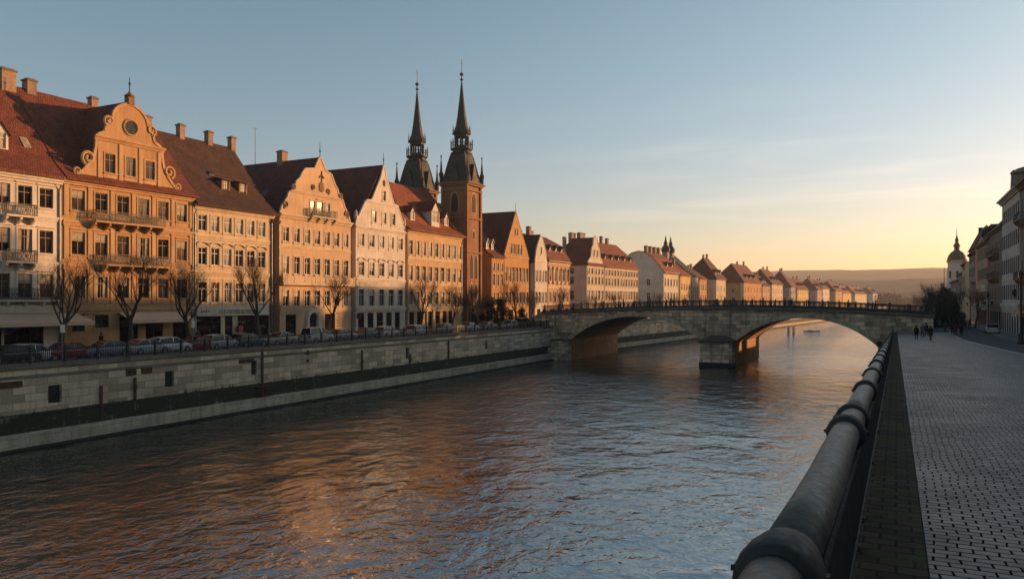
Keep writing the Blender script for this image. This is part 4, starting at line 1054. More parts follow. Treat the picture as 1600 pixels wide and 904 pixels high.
# right bank: promenade, moss strip, kerb line, street; the street falls gently away from the camera
def slope_sheet(name, mat, xa, xb, dz, y0=-40, y1=400, step=4, kind='structure', label=None):
    m = MB(); Y = y0
    while Y < y1:
        Y2 = min(Y + step if Y < 130 else Y + 60, y1)
        A, B_ = ground_z(Y) + dz, ground_z(Y2) + dz
        m.poly((xa, Y, A), (xb, Y, A), (xb, Y2, B_), (xa, Y2, B_))
        m.poly((xa, Y2, B_), (xa, Y2, B_ - .4), (xa, Y, A - .4), (xa, Y, A)); m.poly((xb, Y, A), (xb, Y, A - .4), (xb, Y2, B_ - .4), (xb, Y2, B_))
        Y = Y2
    o = m.build(name, mat); tag(o, label, None, None, kind); return o
slope_sheet('promenade_pavement', COBBLE, .23, 7.3, 0)
slope_sheet('moss_strip_path', MOSS, -.46, .225, -.012)
slope_sheet('kerb_line', stone('pale_kerb_granite', (.55, .50, .46), 1.0, .3, .3), 7.3, 7.58, .02)
slope_sheet('street_right_bank', stone('street_setts', (.12, .105, .10), .2, .12, .3, .012), 7.55, 12.6, -.06)
slope_sheet('pavement_right_bank', PAVE_L, 12.6, 16.2, .06)

# right quay wall below the railing
qw = empty('quay_wall', 'stone quay wall below the near handrail', 'wall', (0, 0, 0))
mb = MB(); Y = -60
while Y < 137:
    A, B_ = ground_z(Y), ground_z(min(Y + 8, 137)); Y2 = min(Y + 8, 137)
    mb.poly((-.62, Y2, -1), (-.62, Y, -1), (-.55, Y, A - .35), (-.55, Y2, B_ - .35)); Y = Y2
mb.build('wall_face', WALLSTONE, qw)
mb = MB(); Y = -60
while Y < 137:
    Y2 = min(Y + 8, 137); A, B_ = ground_z(Y) - .015, ground_z(Y2) - .015
    mb.poly((-.68, Y, A), (-.462, Y, A), (-.462, Y2, B_), (-.68, Y2, B_)); mb.poly((-.68, Y2, B_ - .35), (-.68, Y, A - .35), (-.68, Y, A), (-.68, Y2, B_)); mb.poly((-.5, Y2, B_ - .35), (-.5, Y, A - .35), (-.68, Y, A - .35), (-.68, Y2, B_ - .35)); Y = Y2
mb.build('coping', COPSTONE, qw)
mb = MB(); mb.poly((-.62, 164, -1), (-.62, 170, -1), (-.62, 170, 6.3), (-.62, 164, 6.3)); mb.v = [(p[0], p[1], p[2]) for p in mb.v]
mb.poly((-.62, 170, -1), (21.8, 900, -1), (21.8, 900, 6.3), (-.62, 170, 6.3)); mb.build('wall_beyond_bridge', WALLSTONE, qw)

# ------------------------------------------------------------------ near handrail
hr = empty('quay_handrail', 'thick round grey handrail with dark collars on black posts along the promenade edge', 'railing', (0, 0, 0))
RX = -.375; RH = .98; RR = .112
coll = [2.95, 7.1, 8.15]
Y = 11.6
while Y < 134: coll.append(Y); Y += 3.45 + .1 * rnd.uniform(-1, 1)
ys = [-6.0] + coll + [135.5]
rz_ = lambda Y: ground_z(Y) + RH
for a, c in zip(ys[:-1], ys[1:]):
    n = 4 if a < 60 else 1
    mb = MB(); pts = []
    for k in range(n + 1):
        t = k / n; yy = a + (c - a) * t
        pts.append((RX + .006 * math.sin(yy * 1.7), yy, rz_(yy) + .008 * math.sin(yy * .9)))
    mb.tube(pts, RR, 24 if a < 30 else 10); mb.build('handrail', RAILM, hr, True)
mc = MB()
prof = [(RR * 1.0, -.16), (RR * 1.24, -.155), (RR * 1.36, -.13), (RR * 1.4, -.06), (RR * 1.36, .02), (RR * 1.26, .10), (RR * 1.15, .17), (RR * 1.0, .18)]
n = 24; vs = []
for r, y in prof:
    for k in range(n):
        t = 2 * math.pi * k / n; vs.append((r * math.cos(t), y, r * math.sin(t)))
mc.add(vs, [(i * n + (k + 1) % n, i * n + k, (i + 1) * n + k, (i + 1) * n + (k + 1) % n) for i in range(len(prof) - 1) for k in range(n)])
ccm = mc.mesh('collar', IRONRAIL, True)
mc = MB()
mc.box(RR * 1.2, RR * 1.2 + .03, -.025, .025, -.022, .022); mc.tube([(RR * 1.2, 0, 0), (RR * 1.2 + .045, 0, 0)], .012, 6)
lgm = mc.mesh('collar_lug', IRONRAIL)
mp = MB(); mp.lathe([(.11, 0), (.11, .05), (.07, .09), (.055, .2), (.05, .75), (.075, .8), (.06, .86)], 0, 0, 10); mp.box(-.07, .07, -.05, .05, .8, .86)
ppm = mp.mesh('post', IRONRAIL)
for Y in coll:
    c = link_mesh('collar', ccm, hr, (RX, Y, rz_(Y)))
    if Y < 60: link_mesh('lug', lgm, c); link_mesh('lug', lgm, c, (0, 0, 0), math.pi)
    link_mesh('post', ppm, hr, (RX, Y, ground_z(Y) - .02))
PX = RX + .07
mb = MB(); Y = -5.0
while Y < 134:
    g = ground_z(Y); mb.box(PX - .014, PX + .014, Y - .014, Y + .014, g + .05, g + .86); Y += .085
for zz in (.1, .8):
    Y = -5
    while Y < 134:
        Y2 = min(Y + 5, 134); A, B_ = ground_z(Y) + zz, ground_z(Y2) + zz
        for x, y_, s in ((PX - .03, Y, 1),):
            mb.add([(PX - .03, Y, A), (PX + .03, Y, A), (PX + .03, Y, A + .03), (PX - .03, Y, A + .03), (PX - .03, Y2, B_), (PX + .03, Y2, B_), (PX + .03, Y2, B_ + .03), (PX - .03, Y2, B_ + .03)], [(0, 1, 2, 3), (7, 6, 5, 4), (0, 4, 5, 1), (1, 5, 6, 2), (2, 6, 7, 3), (3, 7, 4, 0)])
        Y = Y2
mb.build('baluster_panel', IRON, hr)

# ------------------------------------------------------------------ left embankment wall
ew = empty('embankment_wall', 'long pale stone embankment wall with dark algae band above the water', 'wall', (0, 0, 0))
PTH = [(-59.6, -60), (-59.6, 170), (-59.6 + .08 * 730, 900)]
def loft(name, mat, sec, parent=ew, cuts=()):
    """sweep a section [(offset towards the river, z)] along the quay line"""
    m = MB()
    for (a, c) in zip(PTH[:-1], PTH[1:]):
        for p, q in zip(sec[:-1], sec[1:]):
            m.poly((a[0] + q[0], a[1], q[1]), (c[0] + q[0], c[1], q[1]), (c[0] + p[0], c[1], p[1]), (a[0] + p[0], a[1], p[1]))
    return m.build(name, mat, parent)
loft('coping', COPSTONE, [(-.5, 6.44), (.16, 6.44), (.16, 6.12), (.0, 6.05)])
OPN = []   # square drain openings cut into the wall face: (Y, z0, w, h)
for px, zc, w, h in ((86, 3.95, 1.1, 1.4), (265, 4.15, 1.0, 1.45), (397, 4.4, .8, 1.5), (637, 4.2, .8, 1.5), (760, 4.2, .7, 1.4)):
    OPN.append((yof(px, -59.6), zc - h / 2, w, h))
m = MB(); ops = [(y - w / 2, y + w / 2, z0, z0 + h) for y, z0, w, h in OPN]
bands(m, [(2.7, -60, 170), (6.07, -60, 170)], ops, 0, .35)
m.v = [(-59.6 - p[1], p[0], p[2]) for p in m.v]
for p, q in (((0, 2.7), (0, 6.07)),):
    a, c = PTH[1], PTH[2]; m.poly((a[0], a[1], p[1]), (c[0], c[1], p[1]), (c[0], c[1], q[1]), (a[0], a[1], q[1]))
m.build('wall_face', tide_mat(), ew)
loft('string_course', COPSTONE, [(.0, 5.62), (.1, 5.6), (.1, 5.42), (.0, 5.38)])
loft('algae_band', ALGAEB, [(-.02, 2.705), (.12, 2.66), (.16, 1.2)])
loft('plinth', PLINTH, [(.16, 1.26), (.5, 1.2), (.55, .18)])
loft('footing', ALGAE, [(.55, .22), (.95, .16), (1.0, -1)])
for y, z0, w, h in OPN:
    m = MB(); m.box(-59.95, -59.9, y - w / 2, y + w / 2, z0, z0 + h); m.box(-59.72, -59.68, y - .03, y + .03, z0, z0 + h); m.box(-59.72, -59.68, y - w / 2, y + w / 2, z0 + h * .48, z0 + h * .54); m.build('drain_opening', IRON, ew)
for px, zc, w, h in ((15, 5.0, 1.9, .5), (205, 5.12, 1.0, .6), (229, 5.15, 1.1, .55), (385, 5.15, 2.0, .4)):
    y = yof(px, -59.6); m = MB(); m.box(-59.62, -59.55, y - w / 2, y + w / 2, zc - h / 2, zc + h / 2)
    for k in range(4): m.box(-59.56, -59.52, y - w / 2 + w * k / 4 + .05, y - w / 2 + w * (k + .5) / 4, zc - h / 2, zc + h / 2)
    m.build('rusty_grille', RUST, ew)
for px, z0, z1 in ((157, 1.3, 4.2), (210, 2.7, 4.6), (409, 1.1, 6.0), (565, 2.7, 5.2), (640, 2.2, 4.0), (700, 2.7, 5.4), (480, 4.4, 4.7)):
    y = yof(px, -59.6); m = MB(); m.box(-59.62, -59.42, y - .09, y + .09, z0, z1); m.lathe([(.15, z0 + .9), (.18, z0 + 1.1), (.15, z0 + 1.3)], -59.45, y, 8); m.build('drain_pipe', RUST, ew)
y = yof(408, -59.6); m = MB()
for k in range(4): m.box(-59.5, -59.2, y - .9, y + .9, .3 + .35 * k + 1.0, .36 + .35 * k + 1.0)
m.build('wall_ladder', RUST, ew)

# iron fence on the embankment
ef = empty('embankment_fence', 'black iron bar fence on top of the far embankment wall', 'fence', (0, 0, 0))
for (a, c, nm) in ((PTH[0], (-59.6, 136), 0), ((-59.6, 164.5), PTH[1], 1), (PTH[1], (-59.6 + .08 * 300, 470), 2)):
    d = Vector((c[0] - a[0], c[1] - a[1])); ln = d.length; d.normalize()
    m = MB()
    sp = .16 if nm < 1 else .3
    for k in range(int(ln / sp)):
        x, y = a[0] - .2 + d.x * k * sp, a[1] + d.y * k * sp
        if nm == 0 and y < 25: continue
        m.box(x - .017, x + .017, y - .017, y + .017, 6.44, 7.5)
    for zz in (6.55, 7.38, 7.5):
        p, q = (a[0] - .2, a[1]), (c[0] - .2, c[1])
        m.add([(p[0] - .03, p[1], zz), (p[0] + .03, p[1], zz), (p[0] + .03, p[1], zz + .06), (p[0] - .03, p[1], zz + .06), (q[0] - .03, q[1], zz), (q[0] + .03, q[1], zz), (q[0] + .03, q[1], zz + .06), (q[0] - .03, q[1], zz + .06)], [(0, 1, 2, 3), (7, 6, 5, 4), (0, 4, 5, 1), (1, 5, 6, 2), (2, 6, 7, 3), (3, 7, 4, 0)])
    m.build('bar_panel', IRON, ef)
mp = MB(); mp.box(-.08, .08, -.08, .08, 6.44, 7.62); mp.lathe([(.05, 7.62), (.1, 7.7), (.05, 7.8)], 0, 0, 6); pm_ = mp.mesh('fence_post', IRON)
for k in range(40):
    y = 28 + 2.8 * k
    if y < 136: link_mesh('post', pm_, ef, (-59.8, y, 0))

# ------------------------------------------------------------------ bridge
bz = lambda X: 10.2 - 1.0 * ((X + 28) / 32.0) ** 2          # cornice line
br = empty('stone_bridge', 'old two-arched stone bridge with massive middle pier and iron railing', 'bridge', (0, 0, 0))
YB0, YB1 = 136.5, 164.0
A1 = (-55.6, -30.3, 8.45, 3.9); A2 = (-25.2, -2.6, 8.4, 3.9)
def arch_z(A, X):
    xa, xb, zc, zs = A; t = (X - (xa + xb) / 2) / ((xb - xa) / 2)
    return zs + (zc - zs) * max(0.0, 1 - abs(t) ** 2.15) ** .92
def xs_of(A, n=40):
    c, h = (A[0] + A[1]) / 2, (A[1] - A[0]) / 2
    return [c - h * math.cos(math.pi * k / n) for k in range(n + 1)]
m = MB(); soffs = []
segs = [(-61.5, A1[0], None), (A1[0], A1[1], A1), (A1[1], A2[0], None), (A2[0], A2[1], A2), (A2[1], 5.2, None)]
for xa, xb, A in segs:
    X = xs_of(A) if A else [xa + (xb - xa) * k / 6 for k in range(7)]
    if A: soff = MB(); soffs.append(soff)
    for a, c in zip(X[:-1], X[1:]):
        za, zc_ = (arch_z(A, a), arch_z(A, c)) if A else (-1, -1)
        m.poly((a, YB0, za), (c, YB0, zc_), (c, YB0, bz(c)), (a, YB0, bz(a)))
        m.poly((c, YB1, zc_), (a, YB1, za), (a, YB1, bz(a)), (c, YB1, bz(c)))
        if A: soff.poly((a, YB0, za), (a, YB1, za), (c, YB1, zc_), (c, YB0, zc_))
    if A:
        for xx, s in ((A[0], 1), (A[1], -1)):
            q = [(xx, YB0, -1), (xx, YB1, -1), (xx, YB1, A[3]), (xx, YB0, A[3])]
            soff.poly(q if s < 0 else q[::-1])
m.poly((-61.5, YB1, -1), (-61.5, YB0, -1), (-61.5, YB0, bz(-61.5)), (-61.5, YB1, bz(-61.5))); m.poly((5.2, YB0, -1), (5.2, YB1, -1), (5.2, YB1, bz(5.2)), (5.2, YB0, bz(5.2)))
m.build('spandrel_wall', BRSTONE, br)
soffm = stone('sun_glow_soffit_stone', (.44, .25, .10), .9, .45, .5, .016, .3, (.07, .045, .03))  # orange sun glow put into the soffit stone's base colour
for s_ in soffs: s_.build('arch_soffit', soffm, br)
for A in (A1, A2):
    m = MB(); X = xs_of(A, 44); c = (A[0] + A[1]) / 2
    P = [(x, arch_z(A, x)) for x in X]
    O = []
    for i, (x, z) in enumerate(P):
        a, e = P[max(0, i - 1)], P[min(len(P) - 1, i + 1)]
        t = Vector((e[0] - a[0], e[1] - a[1])).normalized(); O.append((x - t.y * .75, min(z + t.x * .75, bz(x) - .5)))
    for i in range(len(P) - 1):
        (a, za), (c2, zc_), (oc, ozc), (oa, oza) = P[i], P[i + 1], O[i + 1], O[i]
        y = YB0 - .09
        m.poly((a, y, za), (c2, y, zc_), (oc, y, ozc), (oa, y, oza)); m.poly((oa, y, oza), (oc, y, ozc), (oc, YB0, ozc), (oa, YB0, oza)); m.poly((c2, y, zc_), (a, y, za), (a, YB0, za), (c2, YB0, zc_))
    m.build('arch_ring', VOUSS, br)
# deck, cornice
m = MB(); X = [-61.7 + 67.1 * k / 30 for k in range(31)]
for a, c in zip(X[:-1], X[1:]):
    za, zc_ = bz(a), bz(c)
    for (p, q) in (((YB0 - .45, 0), (YB0 - .45, -.22)), ((YB0 - .45, -.22), (YB0 - .18, -.3)), ((YB0 - .18, -.3), (YB0 - .18, -.5)), ((YB0 - .18, -.5), (YB0, -.52))):
        m.poly((a, q[0], za + q[1]), (c, q[0], zc_ + q[1]), (c, p[0], zc_ + p[1]), (a, p[0], za + p[1]))
    m.poly((a, YB0 - .45, za), (c, YB0 - .45, zc_), (c, YB0 + .6, zc_), (a, YB0 + .6, za))
    m.poly((c, YB1 + .45, zc_ - .22), (a, YB1 + .45, za - .22), (a, YB1 + .45, za), (c, YB1 + .45, zc_)); m.poly((a, YB1 - .6, za), (c, YB1 - .6, zc_), (c, YB1 + .45, zc_), (a, YB1 + .45, za))
m.build('cornice', COPSTONE, br)
m = MB()
for a, c in zip(X[:-1], X[1:]): m.poly((a, YB0 + .6, bz(a) - .05), (c, YB0 + .6, bz(c) - .05), (c, YB1 - .6, bz(c) - .05), (a, YB1 - .6, bz(a) - .05))
m.build('deck', PAVE_L, br)
# middle pier with block cutwater, abutment blocks
m = MB(); m.box(-30.5, -25.0, YB0 - 2.6, YB0 - .001, -1, 4.1); m.build('pier_cutwater', BRSTONE, br)
m = MB(); m.box(-30.75, -24.75, YB0 - 2.85, YB0 - .002, 4.1, 4.5); m.add([(-30.6, YB0 - 2.7, 4.5), (-24.9, YB0 - 2.7, 4.5), (-24.9, YB0 - .003, 4.5), (-30.6, YB0 - .003, 4.5), (-29.0, YB0 - .5, 5.3), (-26.5, YB0 - .5, 5.3), (-26.5, YB0 - .004, 5.3), (-29.0, YB0 - .004, 5.3)], [(0, 1, 5, 4), (1, 2, 6, 5), (3, 0, 4, 7), (4, 5, 6, 7)]); m.build('cutwater_cap', BRDARK, br)
m = MB(); m.box(-30.62, -24.88, YB0 - 2.72, YB0, -1, .7); m.build('pier_footing', ALGAE, br)
m = MB(); m.box(-29.6, -25.9, YB0 - .35, YB0 - .003, 5.2, 9.5); m.build('pier_pilaster', BRSTONE, br)
m = MB(); m.box(-61.4, -58.8, YB0 - .7, YB0 - .003, 1.9, 8.6); m.build('abutment_buttress', BRSTONE, br)
m = MB(); m.box(-59.2, -55.7, YB0 - 1.3, YB0 - .004, -1, 3.7); m.box(-60.5, -59.2, YB0 - 2.4, YB0 - .7, -1, 2.4); m.build('abutment_block', BRSTONE, br)
m = MB(); m.box(-59.3, -55.6, YB0 - 1.4, YB0 - .004, 3.7, 4.0); m.build('block_cap', BRDARK, br)
m = MB(); m.box(-2.4, .4, YB0 - .8, YB0 - .003, -1, 4.2); m.build('abutment_block', BRSTONE, br)
# railing
for yy in (YB0 - .2, YB1 + .2):
    m = MB(); x = -61.4
    while x < 5.0:
        z = bz(x); m.box(x - .035, x + .035, yy - .035, yy + .035, z, z + 1.15); x += .16
    for a, c in zip(X[:-1], X[1:]):
        for dz, t in ((1.15, .1), (.0, .26), (.92, .06)):
            za, zc_ = bz(a) + dz, bz(c) + dz
            m.add([(a, yy - .05, za), (a, yy + .05, za), (a, yy + .05, za + t), (a, yy - .05, za + t), (c, yy - .05, zc_), (c, yy + .05, zc_), (c, yy + .05, zc_ + t), (c, yy - .05, zc_ + t)], [(3, 2, 1, 0), (4, 5, 6, 7), (0, 1, 5, 4), (1, 2, 6, 5), (2, 3, 7, 6), (3, 0, 4, 7)])
    o = m.build('railing', IRON, br)
    mp = MB(); mp.box(-.11, .11, -.11, .11, 0, 1.32); mp.lathe([(.1, 1.32), (.15, 1.4), (.06, 1.5)], 0, 0, 6); pmesh = mp.mesh('railing_post', IRON)
    for k in range(23): x = -61 + 3 * k; link_mesh('post', pmesh, o, (x, yy, bz(x) - .005))
m = MB(); m.tube([(4.6, YB0 + .2, bz(4.6)), (4.6, YB0 + .2, bz(4.6) + 3.3)], .16, 8); m.lathe([(.2, bz(4.6) + 3.3), (.22, bz(4.6) + 3.5), (.05, bz(4.6) + 3.7)], 4.6, YB0 + .2, 8); m.build('end_post', IRON, br)
# stairs from the bridge down to the far quay
st = empty('stone_stairs', 'steep stone stairs between far quay and bridge end', 'stairs', (0, 0, 0))
m = MB(); n = 17; top = bz(-61.5)
for k in range(n): m.box(-61.52 - .27 * (k + 1), -61.52 - .27 * k, YB0 + 1.5, YB0 + 6, 6.2, top - (top - 6.42) * (k + 1) / n)
m.build('steps', PAVE_L, st)
m = MB(); m.add([(-61.52, YB0 + 1.2, 6.2), (-66.3, YB0 + 1.2, 6.2), (-66.3, YB0 + 1.2, 6.9), (-61.52, YB0 + 1.2, top + .6), (-61.52, YB0 + 1.49, 6.2), (-66.3, YB0 + 1.49, 6.2), (-66.3, YB0 + 1.49, 6.9), (-61.52, YB0 + 1.49, top + .6)], [(3, 2, 1, 0), (4, 5, 6, 7), (2, 3, 7, 6), (1, 2, 6, 5), (0, 4, 7, 3)]); m.build('stair_wall', BRSTONE, st)
m = MB(); m.box(5.2, 9.5, YB0 + 1, YB1 - .5, 5, 6.6); m.build('landing', PAVE_L, st)
# dark outlet pipe on the near abutment
m = MB(); m.tube([(-2.3, YB0 - .82, 4.6), (-2.3, YB0 - 2.3, 4.5)], .42, 10); m.tube([(-2.3, YB0 - 2.2, 4.5), (-2.3, YB0 - 2.5, 4.48)], .5, 10)
o = m.build('outlet_pipe', IRONRAIL); tag(o, 'dark outlet pipe sticking out beside the right arch foot', 'pipe')
# ================================================================== right bank houses (facades look towards -x)
GR = 'houses along the near street'
PRR = dict(rot=-90.0, base=6.3, group=GR, flush=True, fmat=FRAME_B)
def rroof(b, W, D, H, zr, mat, **k): return roof_eaves(b, W, D, H, zr, mat, **k)
XR = 15.7
R5 = [(5.2, 2.3, 'plain'), (9.2, 2.3, 'plain'), (13.2, 2.2, 'plain'), (17.2, 2.1, 'plain')]
for (ya, yb, H, wm, lb) in ((-46, 8, 8.6, CREAM, 'unseen cream street house added for shade beside the viewpoint, rightmost of the row'), (8.2, 46, 9.4, PINKISH, 'unseen rose street house added for shade beside the near promenade'), (46.2, 83.8, 10.5, GREYP, 'unseen grey street house added for shade between the rose one and the grey-brown one')):  # unseen low houses added to keep sun off the handrail and promenade
    b, W, xs = house('street_house', lb, XR, ya, yb, H, 13, wm, cols=12, w=1.3, rows=[(1.0, 2.3, 'plain'), (5.2, 2.3, 'plain')], low=-1, far=True, endprof=[(0, H), (6.5, H + 4), (13, H)], pale=(.1,), **{**PRR, 'base': ground_z((ya + yb) / 2)})
    rroof(b, W, 13, H, H + 4.2, ROOF_DARK); cornice(b, 0, W, H, TRIM_DARK, .6, .6)
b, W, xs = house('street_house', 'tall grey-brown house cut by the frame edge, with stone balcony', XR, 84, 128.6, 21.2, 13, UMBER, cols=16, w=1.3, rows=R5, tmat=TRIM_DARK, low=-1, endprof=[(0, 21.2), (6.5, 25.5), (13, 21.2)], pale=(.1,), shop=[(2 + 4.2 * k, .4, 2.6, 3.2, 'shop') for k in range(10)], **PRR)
rroof(b, W, 13, 21.2, 25.6, ROOF_SLATE); cornice(b, 0, W, 21.2, TRIM_DARK, .8, .8); course(b, 0, W, 4.6, TRIM_DARK, .3, .4); course(b, 0, W, 16.3, TRIM_DARK, .2, .3)
balcony(b, .5, 5, 16.0, 1.0, TRIM_DARK); balcony(b, .5, 5, 8.0, 1.0, TRIM_DARK)
chimney(b, 2.5, 1.8, 21.5, 27.0, 2.0, 1.6); chimney(b, 20, 6, 24, 28.5, 1.4, 1.2)
b, W, xs = house('street_house', 'pale plain five-storey house with even rows of narrow windows and round roof turret', XR - .1, 129, 149, 21.2, 13, PALEGREY, cols=9, w=1.15, rows=R5, tmat=TRIM_WHITE, low=-1, endprof=[(0, 21.2), (6.5, 25), (13, 21.2)], pale=(.1,), shop=[(1.7 + 2.75 * k, .2, 1.5, 3.0, 'shop') for k in range(7)], **{**PRR, 'fmat': FRAME_D})
rroof(b, W, 13, 21.2, 25.2, ROOF_SLATE); cornice(b, 0, W, 21.2, TRIM_WHITE, .8, .7); course(b, 0, W, 4.6, TRIM_WHITE, .3, .45); course(b, 0, W, 8.4, TRIM_WHITE, .1, .15)
m = MB(); m.lathe([(1.5, 21.3), (1.5, 24.2), (1.85, 24.4), (1.85, 24.7), (.9, 25.2), (.2, 25.4)], 9.5, 1.9, 12); m.build('roof_turret', UMBER, b)
m = MB(); m.lathe([(.75, 21), (.62, 22.5), (.42, 26.0), (.1, 26.3)], .8, 1.5, 4); m.build('obelisk', UMBER, b)
b, W, xs = house('street_house', 'brown house with curved mansard roof and iron balconies, left of the pale five-storey house', XR + .15, 149.2, 169.8, 17.6, 11, UMBER, cols=8, w=1.25, rows=R5[:3] , tmat=TRIM_DARK, endprof=[(0, 17.6), (2.0, 20.0), (5.5, 20.6), (9, 20.0), (11, 17.6)], pale=(.1,), shop=[(2 + 3.3 * k, .2, 2.2, 3.0, 'shop') for k in range(6)], **PRR)
rroof(b, W, 11, 17.6, 20.8, ROOF_DARK, kick=(1.8, 20.0)); cornice(b, 0, W, 17.6, TRIM_DARK, .6, .6); balcony(b, 4, 14, 9.0, 1.0, TRIM_DARK); balcony(b, 4, 14, 13.0, 1.0, TRIM_DARK); course(b, 0, W, 4.6, TRIM_DARK, .3, .4)
b, W, xs = house('street_house', 'rose-brown house with broad window bands, dormers and lettered awning shopfront', XR - .2, 170, 190, 16.4, 11, PINKISH, cols=9, w=1.4, rows=R5[:3], tmat=TRIM_DARK, endprof=[(0, 16.4), (2, 19), (5.5, 20), (9, 19), (11, 16.4)], pale=(.1,), shop=[(2 + 3.0 * k, .2, 2.2, 3.0, 'shop') for k in range(6)], **PRR)
rroof(b, W, 11, 16.4, 20.2, ROOF_DARK, kick=(1.8, 18.9)); cornice(b, 0, W, 16.4, TRIM_DARK, .6, .6); course(b, 0, W, 8.2, TRIM_CREAM, .3, .7); course(b, 0, W, 4.6, TRIM_WHITE, .8, .6, 'shop_fascia')
for k in range(6): dormer(b, W * (.1 + .16 * k), .8, 17.0, 1.4, 1.7, TRIM_DARK, ROOF_DARK, 'gable', 'plain', G_DARK, 3)
b, W, xs = house('street_house', 'slim tall grey house raised over an opening added for sunlight, halfway along the right-hand row', XR, 198, 214.5, 16.8, 4.4, GREYP, cols=6, w=1.3, rows=[(10.6, 2.0, 'plain'), (13.8, 2.0, 'plain')], low=9.8, tmat=TRIM_DARK, endprof=[(0, 16.8), (2.2, 21.6), (4.4, 16.8)], pale=(.1,), **PRR)  # opening beneath is made up so sun reaches the bridge pier
rroof(b, W, 4.4, 16.8, 21.8, ROOF_WINE, ov=.3)
m = MB(); m.box(.1, W - .1, .1, 4.3, 9.4, 9.8); m.build('sun_gap_ceiling', GREYP, b)
for q in (.35, W - .35): m = MB(); m.box(q - .3, q + .3, .1, 4.3, -.2, 9.4); m.build('sun_gap_pier', GREYP, b); cornice(b, 0, W, 16, TRIM_DARK, .5, .5); chimney(b, 3, 2.2, 19, 22, .9, .9)
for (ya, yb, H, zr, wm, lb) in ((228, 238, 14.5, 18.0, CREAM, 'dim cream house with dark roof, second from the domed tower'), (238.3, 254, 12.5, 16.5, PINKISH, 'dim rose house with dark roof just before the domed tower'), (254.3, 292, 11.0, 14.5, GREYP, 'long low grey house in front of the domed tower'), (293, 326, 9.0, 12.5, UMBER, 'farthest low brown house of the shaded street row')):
    b, W, xs = house('street_house', lb, XR + (ya - 215) * .012, ya, yb, H, 11, wm, cols=6, w=1.4, rows=R5[:int((H - 2) / 4)], far=True, endprof=[(0, H), (5.5, zr - .1), (11, H)], pale=(.1,), **PRR)
    rroof(b, W, 11, H, zr, ROOF_DARK); cornice(b, 0, W, H + .02, TRIM_DARK, .5, .5)
    for k in range(3): chimney(b, W * (.2 + .3 * k), 5.5, zr - 1, zr + 1.4, 1, .9)

# domed tower beyond the row
def px_at(px, depth, ):
    X = (px - 1400) * depth / 1341.6
    return X, (depth + X * SN) / CS
X, Y = px_at(1495, 325)
dt = empty('domed_tower', 'pale church tower with dark onion dome and needle spire, above the far right roofs', 'church tower', (X, Y, 6.3)); dt.scale = (.84, .84, .94)
m = MB(); m.lathe([(4.6, 0), (4.6, 20), (4.3, 20.2), (4.3, 23.2)], 0, 0, 8); m.build('shaft', WHITE, dt)
m = MB(); m.lathe([(4.4, 22.6), (4.9, 23.0), (5.1, 23.4), (4.5, 23.6)], 0, 0, 8); m.build('cornice', TRIM_CREAM, dt)
m = MB(); m.lathe([(4.5, 23.5), (4.3, 24.6), (3.7, 26.0), (2.7, 27.2), (1.6, 27.9), (1.2, 28.2), (1.2, 29.6), (1.55, 29.8), (1.5, 30.5), (.8, 31.4), (.7, 32.3), (.95, 32.7), (.6, 33.4), (.2, 35.0), (.06, 38.5)], 0, 0, 12); m.build('dome', COPPER, dt, True)
m = MB()
for k in range(8):
    a = 2 * math.pi * (k + .0) / 8
    if True:
        c_, s_ = math.cos(a), math.sin(a); r = 4.36
        m.poly((r * c_ - .5 * s_ * -1, r * s_ + .5 * c_ * -1, 15.5), (r * c_ - .5 * s_, r * s_ + .5 * c_, 15.5), (r * c_ - .5 * s_, r * s_ + .5 * c_, 18.8), (r * c_ + .5 * s_, r * s_ - .5 * c_, 18.8))
m.build('window', G_DARK, dt)
X, Y = px_at(1473, 300)
m = MB(); m.lathe([(.9, 6.3), (.8, 17.8), (1.0, 18.0), (.1, 18.5)], 0, 0, 8); o = m.build('factory_chimney', UMBER, loc=(X, Y, 0)); tag(o, 'thin dark roof chimney far down the shaded street', 'chimney')
m = MB(); m.tube([(0, 0, 6.3), (0, 0, 24.5)], .12, 5); o = m.build('flag_mast', IRON, loc=(X + .8, Y + 6, 0)); tag(o, 'thin bare mast rising over the far right trees', 'mast')

